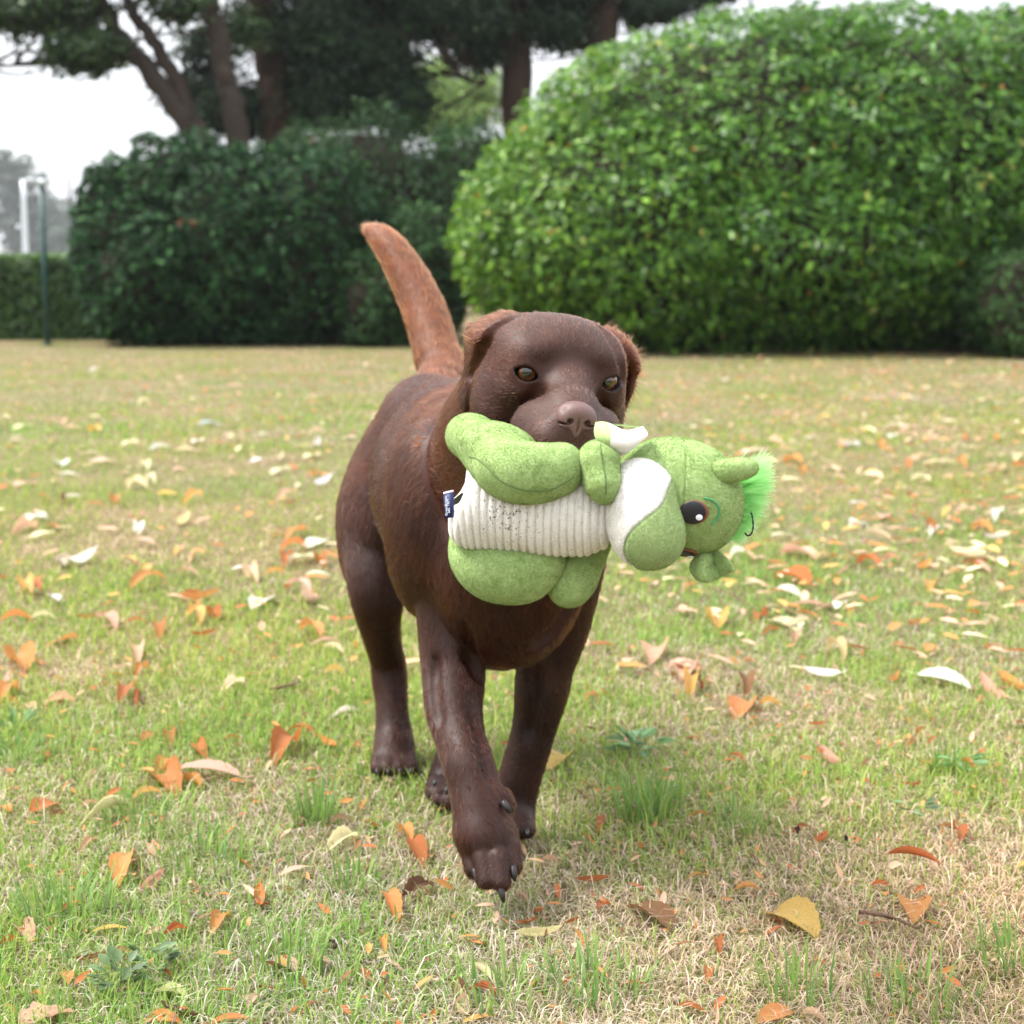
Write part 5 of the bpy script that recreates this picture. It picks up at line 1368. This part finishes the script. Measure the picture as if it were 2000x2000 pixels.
# those one can point to: (x, y, length, angle, colour, shape, label)
ZA = lambda x, y: (x / 2.76, 1300 + y / 2.76)
ZB = lambda x, y: (1100 + x / 2.147, 1300 + y / 2.147)
ZC = lambda x, y: (500 + x / 2.415, 1600 + y / 2.415)
ZD = lambda x, y: (x / 2.76, 640 + y / 2.76)
ZE = lambda x, y: (1300 + x / 2.76, 640 + y / 2.76)
def many(Z, scale, rows):
    for r_ in rows:
        x, y, ln, ang, col, shape = r_[:6]
        px, py = Z(x, y)
        fallen(px, py, max(ln, 70) / scale, ang, col, shape, *PLACE(px, py, col, shape, r_[6] if len(r_) > 6 else None))
used = {}
def PLACE(px, py, col, shape, lab):
    if lab: return lab, None
    side = 'left' if px < 640 else ('right' if px > 1200 else 'centre')
    if py > 1850: where = {'left': 'at the bottom left corner of the lawn', 'centre': 'at the bottom edge below the dog', 'right': 'at the bottom edge right of the dog'}[side]
    elif py > 1600: where = {'left': 'on the near grass left of the raised paw', 'centre': 'on the grass beside the raised paw', 'right': 'on the dry patch right of the raised paw'}[side]
    elif py > 1350: where = {'left': 'on the grass left of the hind paw', 'centre': 'on the grass between the dog\'s legs', 'right': 'on the grass right of the standing foreleg'}[side]
    elif py > 1050: where = {'left': 'on the lawn left of the hind leg', 'centre': 'on the lawn beside the dog\'s body', 'right': 'on the lawn below the toy\'s head'}[side]
    elif py > 800: where = {'left': 'on the blurred lawn left of the dog\'s flank', 'centre': 'on the blurred lawn near the dog', 'right': 'on the blurred lawn right of the toy'}[side]
    else: where = {'left': 'on the far lawn before the dark shrub', 'centre': 'on the far lawn behind the dog', 'right': 'on the far lawn before the big hedge'}[side]
    return '%s %s fallen leaf %s' % (CW[col], SW[shape], where), 'fallen leaves ' + where
many(ZA, 2.76, [
 (1130, 555, 430, -6, 'p', 'flat', 'largest fallen leaf, pale orange with a toothed edge, left of the hind paw'),
 (900, 610, 230, -40, 'o', 'crumple', 'orange torn leaf lying under the large pale toothed leaf'), (890, 520, 110, 70, 'o', 'curl'), (775, 690, 210, 8, 'y', 'arch', 'yellow-orange leaf between the large toothed leaf and a cream rolled one'),
 (575, 765, 270, 33, 'c', 'roll', 'cream rolled leaf at the lower end of the leaf cluster on the left'), (1040, 620, 150, -20, 'o', 'crumple'),
 (665, 150, 190, -70, 'r', 'curl', 'dark orange sickle-shaped leaf upright in the grass at far left'), (740, 165, 120, -60, 'r', 'roll'), (755, 20, 75, 60, 'o', 'curl'), (1245, 105, 140, 35, 'c', 'curl'),
 (1820, 30, 180, 0, 'y', 'arch', 'yellow-orange leaf lying just left of the hock'), (1790, 135, 110, -20, 't', 'curl'), (1865, 245, 170, 18, 'w', 'roll', 'thin white curved leaf beside the left hind leg'),
 (1620, 340, 200, -12, 'r', 'curl'), (1760, 405, 150, -20, 'o', 'boat'), (1530, 450, 190, 60, 'r', 'arch', 'upright rust-orange curved leaf left of the hind paw'), (1250, 385, 110, 10, 'r', 'long'), (915, 370, 110, -60, 'r', 'curl'), (805, 370, 70, 45, 'r', 'flat'), (1080, 440, 150, -40, 'r', 'long'),
 (255, 480, 90, -50, 'r', 'curl'), (240, 750, 130, 30, 'r', 'broad'), (25, 765, 95, -20, 'o', 'broad'), (490, 740, 110, 10, 't', 'crumple'), (165, 215, 85, -30, 't', 'flat'), (320, 180, 200, 0, 'p', 'crumple'), (25, 150, 110, 70, 'o', 'curl'), (470, 955, 100, 60, 't', 'curl'),
 (665, 1060, 220, -75, 'o', 'long', 'orange lance-shaped leaf standing in green grass on the near left'), (825, 1155, 140, 60, 'p', 'boat'), (380, 1290, 120, 30, 'r', 'long'), (1210, 1235, 115, -10, 'o', 'long'), (1190, 1360, 160, 75, 'o', 'curl'), (1400, 1245, 140, -70, 'o', 'boat'),
 (600, 1415, 220, 5, 'y', 'flat', 'flat yellow-orange leaf on the near left lawn'), (940, 1420, 150, 10, 'r', 'crumple'), (130, 1425, 180, -40, 'p', 'crumple', 'crumpled pinkish leaf at the left edge near the bottom'),
 (500, 1565, 240, 8, 'b', 'boat', 'brown boat-shaped leaf with upturned ends at bottom left'), (360, 1670, 110, -50, 'o', 'flat'), (195, 1770, 120, -30, 'o', 'curl'), (240, 1885, 280, 20, 'p', 'lobed', 'large jagged pinkish leaf in the bottom left corner'),
 (920, 1755, 230, -10, 'g', 'broad', 'yellow-green broad leaf among the weeds at bottom left'), (965, 1855, 290, -12, 'd', 'boat', 'dark brown curled leaf at the bottom left edge'), (880, 1905, 240, -5, 'o', 'broad', 'orange broad leaf at the bottom edge left of centre'),
 (1380, 1795, 130, 45, 'p', 'curl'), (1260, 1905, 280, 5, 'o', 'long'), (1540, 1600, 190, -30, 'p', 'flat', 'pale orange flat leaf on the near lawn below the hind paw'), (1660, 1840, 120, 40, 't', 'roll'), (1860, 925, 210, 28, 'c', 'arch', 'cream arched leaf left of the raised paw'), (1600, 1095, 180, 15, 'p', 'flat'), (1850, 828, 160, 8, 't', 'arch'), (900, 1660, 110, -15, 'r', 'curl'), (60, 1480, 80, 10, 'r', 'crumple')])
many(ZB, 2.147, [
 (520, 15, 120, 30, 'p', 'crumple', 'pale crumpled leaf right of the dog at toy-paw height'), (540, 70, 110, 50, 'y', 'arch'), (765, 90, 100, 60, 'b', 'curl'), (755, 165, 140, 30, 'o', 'broad', 'orange broad leaf touching a yellow one, right of the standing foreleg'), (850, 155, 130, -5, 'y', 'arch'), (1085, 25, 150, -15, 'w', 'boat'), (1390, 45, 95, 25, 'o', 'boat'), (1590, 48, 190, -20, 'w', 'flat', 'large off-white leaf on the lawn near the right edge'), (1890, 70, 90, -60, 'o', 'boat'), (1795, 90, 90, -70, 'p', 'boat'), (1065, 240, 95, 5, 'r', 'boat'),
 (110, 130, 90, 20, 'o', 'curl'), (260, 312, 105, -10, 'p', 'flat'), (555, 302, 60, -10, 'r', 'flat'), (735, 385, 75, -30, 'r', 'curl'), (1125, 382, 90, -60, 'p', 'boat'), (1525, 405, 65, 10, 'o', 'flat'), (1680, 408, 80, -40, 'o', 'curl'), (1460, 492, 105, -5, 'r', 'boat'), (1010, 678, 120, 10, 'r', 'curl'), (1080, 718, 110, 30, 'r', 'boat'), (1470, 790, 230, -12, 'r', 'roll', 'long thin rust-red leaf on the dry patch at right'), (1395, 842, 110, 8, 'c', 'broad', 'small cream-yellow leaf below the long rust-red one'), (120, 892, 165, 0, 'r', 'boat', 'dark orange boat-shaped leaf right of the raised paw'), (570, 880, 120, 10, 'o', 'curl'), (775, 928, 125, -5, 'o', 'broad', 'small broad orange leaf on the near dry patch'), (1325, 915, 85, 0, 'r', 'crumple'),
 (1470, 1005, 150, 55, 'o', 'broad', 'broad orange leaf leaning in the grass at the near right'), (1500, 935, 90, 20, 'r', 'long'), (365, 1035, 200, -35, 'b', 'broad', 'large folded brown leaf right of the raised paw'), (965, 1055, 200, -40, 'y', 'broad', 'large folded yellow leaf on the near right lawn'), (650, 1165, 90, 75, 'r', 'curl'), (610, 1280, 90, 60, 'r', 'curl'), (540, 1432, 135, -15, 'r', 'long'), (890, 1462, 200, 10, 'o', 'broad', 'broad orange leaf cut by the bottom edge right of centre'), (1060, 1472, 140, -20, 'p', 'arch'), (1855, 1070, 90, 10, 'p', 'flat'), (1925, 830, 70, 20, 'y', 'flat'), (1660, 692, 70, 60, 'r', 'crumple'), (300, 1330, 70, 0, 'r', 'flat'), (150, 655, 70, 70, 'r', 'curl'), (560, 625, 120, 0, 'o', 'curl')])
many(ZC, 2.415, [
 (640, 385, 170, -62, 'o', 'long', 'orange long leaf standing left of the raised paw tip'), (770, 315, 180, 20, 'd', 'crumple', 'dark brown crumpled leaf just left of the raised paw'), (600, 580, 100, -70, 'o', 'curl'), (1275, 478, 140, 12, 'r', 'boat'), (1345, 525, 260, 4, 'c', 'boat', 'pale yellow boat-shaped leaf below the raised paw'), (1010, 552, 120, 0, 'o', 'flat'), (1075, 720, 180, -40, 'c', 'roll', 'cream wavy narrow leaf at the bottom below the raised paw'), (1090, 805, 190, -12, 'r', 'arch'), (970, 850, 180, -75, 'c', 'boat', 'pale yellow leaf standing on end at the bottom centre'), (1050, 935, 160, 10, 'y', 'flat'), (515, 722, 70, -60, 'r', 'flat'), (1380, 187, 80, 0, 't', 'crumple'), (1250, 360, 90, -30, 'p', 'curl'), (760, 130, 160, -60, 'r', 'long'), (700, 50, 120, -50, 'o', 'curl'), (1640, 400, 80, 20, 'r', 'crumple'), (830, 940, 90, 70, 'o', 'boat'), (1790, 770, 80, 0, 'r', 'flat')])
many(ZD, 2.76, [
 (340, 915, 240, -52, 'b', 'roll', 'brown stick-like rolled leaf on the blurred lawn at left'), (1130, 512, 150, 15, 'x', 'flat', 'grey flat leaf lying on the far lawn left of the tail'), (330, 725, 80, -20, 'w', 'broad'), (740, 845, 190, -10, 'c', 'arch', 'arched cream leaf on the blurred lawn left of the dog'), (350, 1270, 130, -60, 'w', 'boat', 'white boat-shaped leaf on the lawn at far left'), (800, 1360, 210, 25, 'o', 'curl', 'orange and cream curled leaf on the lawn left of the thigh'), (1590, 1165, 160, 10, 'o', 'arch'), (1675, 1630, 250, -42, 'o', 'long', 'long orange leaf pointing at the left hind leg'), (1800, 1725, 170, -15, 'c', 'roll', 'cream rolled leaf touching the long orange leaf by the hind leg'), (1060, 1555, 190, -40, 'y', 'curl'), (1040, 1450, 120, 10, 'c', 'boat'), (860, 1630, 170, -65, 'r', 'curl'), (1090, 1640, 150, 10, 'r', 'boat'), (335, 1680, 120, 30, 'o', 'flat'), (100, 1775, 190, -30, 'o', 'crumple', 'crumpled orange leaf at the left edge'), (740, 1765, 140, -50, 't', 'curl'), (990, 1040, 110, 75, 'c', 'boat'), (1745, 830, 140, 40, 'w', 'boat'), (1360, 1335, 130, -30, 'c', 'arch'), (1310, 1290, 120, 5, 'w', 'flat'), (1410, 1470, 90, 50, 'w', 'flat'), (1730, 1260, 110, -50, 'r', 'curl'), (1555, 1250, 90, 70, 'r', 'curl'), (1710, 1150, 90, 30, 'w', 'flat'), (1480, 1310, 120, 5, 'o', 'crumple'), (590, 1610, 140, 0, 'p', 'flat'), (740, 1580, 140, 8, 'o', 'curl'), (1020, 1445, 90, 30, 'r', 'curl'), (1150, 1535, 90, -30, 'r', 'crumple'), (1035, 1230, 130, -80, 'p', 'roll'), (780, 1145, 150, -8, 'p', 'flat'), (740, 1085, 110, -35, 'w', 'curl'), (195, 1020, 80, 20, 'w', 'broad'), (220, 1110, 120, 8, 'c', 'flat'), (130, 1075, 120, 30, 'p', 'crumple'), (1730, 790, 120, -20, 'o', 'flat'), (1030, 920, 110, 30, 'y', 'curl'), (900, 890, 130, 0, 'y', 'flat'), (620, 930, 110, -40, 'o', 'curl'), (390, 905, 110, 0, 'w', 'flat'), (490, 675, 140, 0, 'c', 'flat'), (560, 715, 120, 15, 'c', 'flat'), (1000, 655, 130, 0, 'c', 'flat'), (1065, 605, 80, 60, 'w', 'flat'), (1240, 590, 140, -45, 'c', 'long'), (1720, 560, 140, 0, 'c', 'arch'), (1640, 635, 110, 0, 'c', 'flat'), (1710, 625, 80, 80, 'w', 'boat'), (1420, 570, 80, 0, 'w', 'flat'), (1510, 700, 80, 80, 'c', 'boat'), (1390, 710, 60, 10, 'w', 'flat'), (1880, 590, 80, 5, 'c', 'flat'), (120, 530, 80, 30, 'c', 'flat'), (80, 605, 80, 0, 'c', 'flat'), (390, 535, 110, 0, 'p', 'flat'), (510, 545, 110, -15, 'y', 'crumple'), (1275, 310, 110, 0, 'p', 'flat'), (20, 1345, 90, 0, 'r', 'curl')])
many(ZE, 2.76, [
 (1040, 942, 120, 5, 'w', 'flat', 'bright white leaf on the blurred lawn right of the toy'), (1030, 1052, 110, 10, 'w', 'broad'), (1150, 1115, 190, -40, 'c', 'roll', 'cream long leaf slanting across another, right of the toy'), (1180, 1195, 150, 5, 'c', 'flat'), (1790, 1010, 250, 38, 'w', 'long', 'long off-white leaf near the right edge'), (1830, 1112, 180, 5, 'c', 'flat'), (1690, 1090, 90, -30, 'o', 'curl'), (400, 1208, 130, 8, 'w', 'arch', 'off-white arched leaf below the toy\'s lower ear'), (715, 1162, 130, 5, 'r', 'flat'), (1440, 1080, 80, 70, 'r', 'boat'), (470, 662, 200, 20, 'c', 'flat', 'cream leaf just above the toy\'s upper ear'), (275, 1575, 110, 60, 'y', 'crumple', 'crumpled yellow-orange leaf on the lawn below the toy'), (640, 1595, 150, -30, 'c', 'flat'), (690, 1655, 100, 45, 'p', 'curl'), (940, 1485, 100, 25, 'w', 'flat'), (990, 1515, 90, 45, 'y', 'curl'), (1260, 1702, 85, 0, 'r', 'flat', 'small bright rust-red leaf on the lawn at right'), (930, 1745, 170, -80, 't', 'curl'), (1340, 1582, 120, 15, 'o', 'boat'), (1430, 1385, 120, 25, 'o', 'curl'), (1530, 1428, 150, -8, 'y', 'flat'), (1640, 1435, 110, 0, 'y', 'curl'), (1370, 1492, 90, 0, 'r', 'curl'), (760, 1540, 130, -15, 'o', 'long'), (510, 1545, 120, 20, 'r', 'crumple'), (560, 1630, 130, 10, 'r', 'curl'), (850, 1500, 120, 20, 'p', 'flat'), (910, 1430, 70, 0, 'r', 'flat'), (1100, 1270, 100, -35, 'r', 'curl'), (1220, 1240, 150, 5, 'p', 'arch'), (1700, 1290, 90, 0, 'r', 'flat'), (1880, 1275, 90, -10, 'o', 'flat'), (120, 1395, 110, 20, 'o', 'curl'), (520, 1240, 130, 0, 'p', 'flat'), (780, 970, 100, 0, 'o', 'flat'), (680, 815, 140, 0, 'c', 'flat'), (730, 770, 80, 80, 'o', 'curl'), (1110, 790, 110, -30, 'c', 'flat'), (1375, 815, 110, -55, 'c', 'long'), (1810, 760, 130, 35, 'p', 'boat'), (1470, 720, 190, 0, 'c', 'flat'), (1600, 730, 90, 80, 'o', 'curl'), (1220, 580, 70, 40, 'w', 'flat'), (1160, 640, 80, 75, 'o', 'curl'), (780, 590, 80, 0, 'w', 'flat'), (1090, 545, 110, -30, 'c', 'flat'), (1410, 930, 110, 0, 'p', 'flat'), (1090, 1000, 60, 0, 'r', 'flat'), (1180, 1010, 110, 20, 'p', 'flat'), (830, 1040, 70, 0, 'o', 'flat'), (1310, 530, 150, 10, 'p', 'flat'), (1290, 370, 120, 0, 'w', 'flat')])
fallen(1282, 1268, 95, 60, 'p', 'crumple', 'shrivelled pale brown leaf upright on the lawn below the toy')
fallen(1342, 1298, 85, 0, 'p', 'broad', 'broad pinkish-tan leaf beside the shrivelled pale brown one')
fallen(1090, 1480, 60, 30, 'y', 'broad', 'yellow leaf just right of the standing foreleg')
# more of them out to 300
while leaf_n < 300:
    py = 720 + 560 * rl.random() ** 1.25
    px = rl.uniform(-20, 2020)
    if 640 < px < 1480 and py > 760: continue
    c, t = G(px, py)
    if px < 900 and rl.random() < 0.35 and py < 790: continue
    L_px = rl.uniform(0.05, 0.10) * FPX / t
    col = 'cccwwoorytpp'[rl.integers(0, 12)]; sh = ['flat', 'flat', 'arch', 'curl', 'boat', 'broad', 'long'][rl.integers(0, 7)]
    fallen(px, py, L_px, rl.choice([0, 5, -8, 15, -20, 35, -35]), col, sh, *PLACE(px, py, col, sh, None))
# the rest of the litter, too many and too small to tell apart
N_l = 6000
yl = 3.1 * (17.5 / 3.1) ** (rl.random(N_l) ** 0.72); xl = rl.uniform(-1, 1, N_l) * (yl * 0.36 + 0.4)
k = rl.random(N_l) < np.clip(0.45 + 0.35 * (xl / (yl * 0.3)) + 0.25 * np.clip((yl - 9) / 6, 0, 1), 0.15, 1)
xl, yl = xl[k], yl[k]; N_l = len(xl)
P = np.stack([xl, yl, np.full(N_l, 0.013) + rl.uniform(0, 0.012, N_l)], 1)
pc = np.array([COLS[ch] for ch in 'ccoooryttpptrr'])
C = pc[rl.integers(0, 14, N_l)] * rl.uniform(0.75, 1.1, N_l)[:, None]
V, F, CC = leaf_cloud(P, np.tile([0, 0, 1.0], (N_l, 1)), rl.uniform(0.03, 0.075, N_l), C, 0.55, droop=0, jit=0.25, seed=91)
tag(link('leaf_litter', mesh_np('leaf_litter', V, F, True, CC), leaf_mat('litter_leaf', 'tint', 0.6, 0.3, 0.3)), 'small dry leaves strewn across the middle and far lawn', 'leaf litter', kind='stuff')
# crumbs of dry leaf and stalk between the near grass
N_l = 2600
yl = rl.uniform(1.4, 3.4, N_l); xl = rl.uniform(-1, 1, N_l) * (yl * 0.36 + 0.3)
P = np.stack([xl, yl, rl.uniform(0.004, 0.016, N_l)], 1)
C = np.array([COLS[ch] for ch in 'oorrtpb'])[rl.integers(0, 7, N_l)] * rl.uniform(0.7, 1.1, N_l)[:, None]
V, F, CC = leaf_cloud(P, np.tile([0, 0, 1.0], (N_l, 1)), 0.006 + 0.024 * rl.random(N_l) ** 2.2, C, 0.5, droop=0, jit=0.6, seed=92)
tag(link('leaf_crumbs', mesh_np('leaf_crumbs', V, F, True, CC), bpy.data.materials['litter_leaf']), 'crumbs of dry leaf scattered between the near grass blades', 'leaf litter', kind='stuff')
# twigs
m_stick = simple('dry_twig', (0.16, 0.095, 0.065), 0.85, 0.2, noise=0.4, nscale=120, bump=0.5)
def twig(pix, r, label):
    pts = spline([G(x, y, 0.014 + 0.006 * (i % 2))[0] for i, (x, y) in enumerate(pix)], 12)
    V, F = tube(pts, np.linspace(r, r * 0.5, 12), 7, wob=0.5)
    b = nrm(pts[7] - pts[6]); side = np.array([b[1], -b[0], 0.4])
    V2, F2 = tube([pts[6], pts[6] + side * 0.012, pts[6] + side * 0.02 + b * 0.01], [r * 0.6, r * 0.45, r * 0.3], 6)
    V, F = merge([(V, F), (V2, F2)])
    tag(link('twig', mesh_np('twig', V, F), m_stick), label, 'twig')
twig([(530, 1346), (552, 1341), (572, 1336), (578, 1322)], 0.0035, 'short brown twig on the lawn left of the hind paw')
twig([(1680, 1782), (1715, 1785), (1752, 1795), (1790, 1812)], 0.0032, 'reddish brown twig on the dry ground at near right')
twig([(1395, 1150), (1440, 1165), (1478, 1192)], 0.0028, 'pale stalk on the lawn under the toy\'s lower ear')
# weeds ------------------------------------------------------------------------------------------
m_weed = leaf_mat('weed_leaf', 'tint', 0.5, 0.4, 0.3)
def rosette(px, py, n, rad, label, cols, up=0.35, wide=0.6, name='weed_rosette'):
    c, t = G(px, py); r = np.random.default_rng(int(px + py))
    root = empty(name, (c[0], c[1], 0)); tag(root, label, 'weed')
    for i in range(n):
        a = r.uniform(0, 2 * np.pi); d = r.random() ** 0.5 * rad * 0.6; s_ = rad * r.uniform(0.45, 0.8)
        p = c + np.array([math.cos(a) * d, math.sin(a) * d, 0.012 + 0.02 * r.random()])
        td = nrm(np.array([math.cos(a), math.sin(a), up * r.uniform(0.2, 1.6)])); nl = nrm(np.array([0, 0, 1.0]) + r.normal(0, 0.3, 3)); nl = nrm(nl - td * (nl @ td)); sdv = np.cross(td, nl)
        V = p + s_ * (LEAF_T[:, :1] * wide * sdv + LEAF_T[:, 1:2] * td + LEAF_T[:, 2:] * 1.6 * nl)
        cc = np.tile(np.array(cols[r.integers(0, len(cols))]) * r.uniform(0.8, 1.2), (len(V), 1))
        link('leaf', mesh_np('leaf', V, LEAF_F, True, cc), m_weed, root)
WG = [(0.11, 0.24, 0.07), (0.15, 0.29, 0.10), (0.19, 0.31, 0.15)]
rosette(1245, 1478, 26, 0.055, 'bright green leafy weed right of the standing foreleg', WG)
rosette(1880, 1520, 14, 0.035, 'small green weed at the right edge of the dry patch', WG)
WD = [(0.12, 0.19, 0.075), (0.16, 0.24, 0.10), (0.09, 0.14, 0.06)]
rosette(235, 1940, 26, 0.034, 'low round-leaved weed patch among brown leaves at bottom left', WD, wide=0.95, up=0.6)
rosette(300, 1905, 18, 0.028, 'second round-leaved weed just right of the bottom left weed patch', WD, wide=0.95, up=0.6)
rosette(1790, 1610, 12, 0.030, 'tiny dark green weed by a rust leaf on the right dry patch', WD, wide=0.8)
rosette(30, 1440, 16, 0.05, 'broad-bladed green weed at the left edge', WG, up=1.0, wide=0.35)
# plantain heads
m_head = simple('seed_head', (0.05, 0.028, 0.024), 0.8, 0.2, noise=0.5, nscale=200, bump=0.6)
m_stalk = simple('weed_stalk', (0.22, 0.25, 0.10), 0.7, 0.2)
heads = [(1558, 1625, 0.04), (1655, 1640, 0.035), (660, 1852, 0.05)]
for i, (x, y, h) in enumerate(heads):
    b, t = G(x, y); b, t = G(x + rl.normal(0, 3), y + h * FPX / t); b[2] = 0
    root = empty('seed_stalk', b); grp = 'dark seed heads in the grass'
    tag(root, 'dark brown seed head on a short stalk ' + ('near the bottom left of the dog' if x < 1100 else ('on the dry patch at right' if x < 1600 else 'rightmost on the dry patch')), 'seed head', grp)
    tipp = b + np.array([rl.normal(0, 0.006), rl.normal(0, 0.006), h])
    V, F = tube(spline([b, (b + tipp) / 2 + np.array([0.002, 0, 0]), tipp], 6), np.linspace(0.0014, 0.0011, 6), 6); link('stalk', mesh_np('stalk', V, F), m_stalk, root)
    pr = [Ell(tipp + np.array([rl.normal(0, 0.0018), rl.normal(0, 0.0018), j * 0.0022]), 0.0024 - 0.0002 * j, k=0.002) for j in range(4)]
    V, F = sdf_mesh(pr, 0.0008); link('head', mesh_np('head', V, F), m_head, root)

# alike leaves of one area are told apart by their order from the left
ORD = ['leftmost', 'second from left', 'third from left', 'fourth from left', 'fifth from left', 'sixth from left', 'seventh from left', 'eighth from left', 'ninth from left', 'tenth from left', 'eleventh from left', 'twelfth from left']
by = {}
for o in bpy.data.objects:
    if o.name.startswith('fallen_leaf') and o.get('label'): by.setdefault(o['label'], []).append(o)
for lb, os_ in by.items():
    if len(os_) > 1:
        os_.sort(key=lambda o: o.matrix_basis.translation.x / o.matrix_basis.translation.y)
        for i, o in enumerate(os_):
            o['label'] = ('rightmost' if i == len(os_) - 1 else ORD[min(i, 11)]) + ' ' + lb
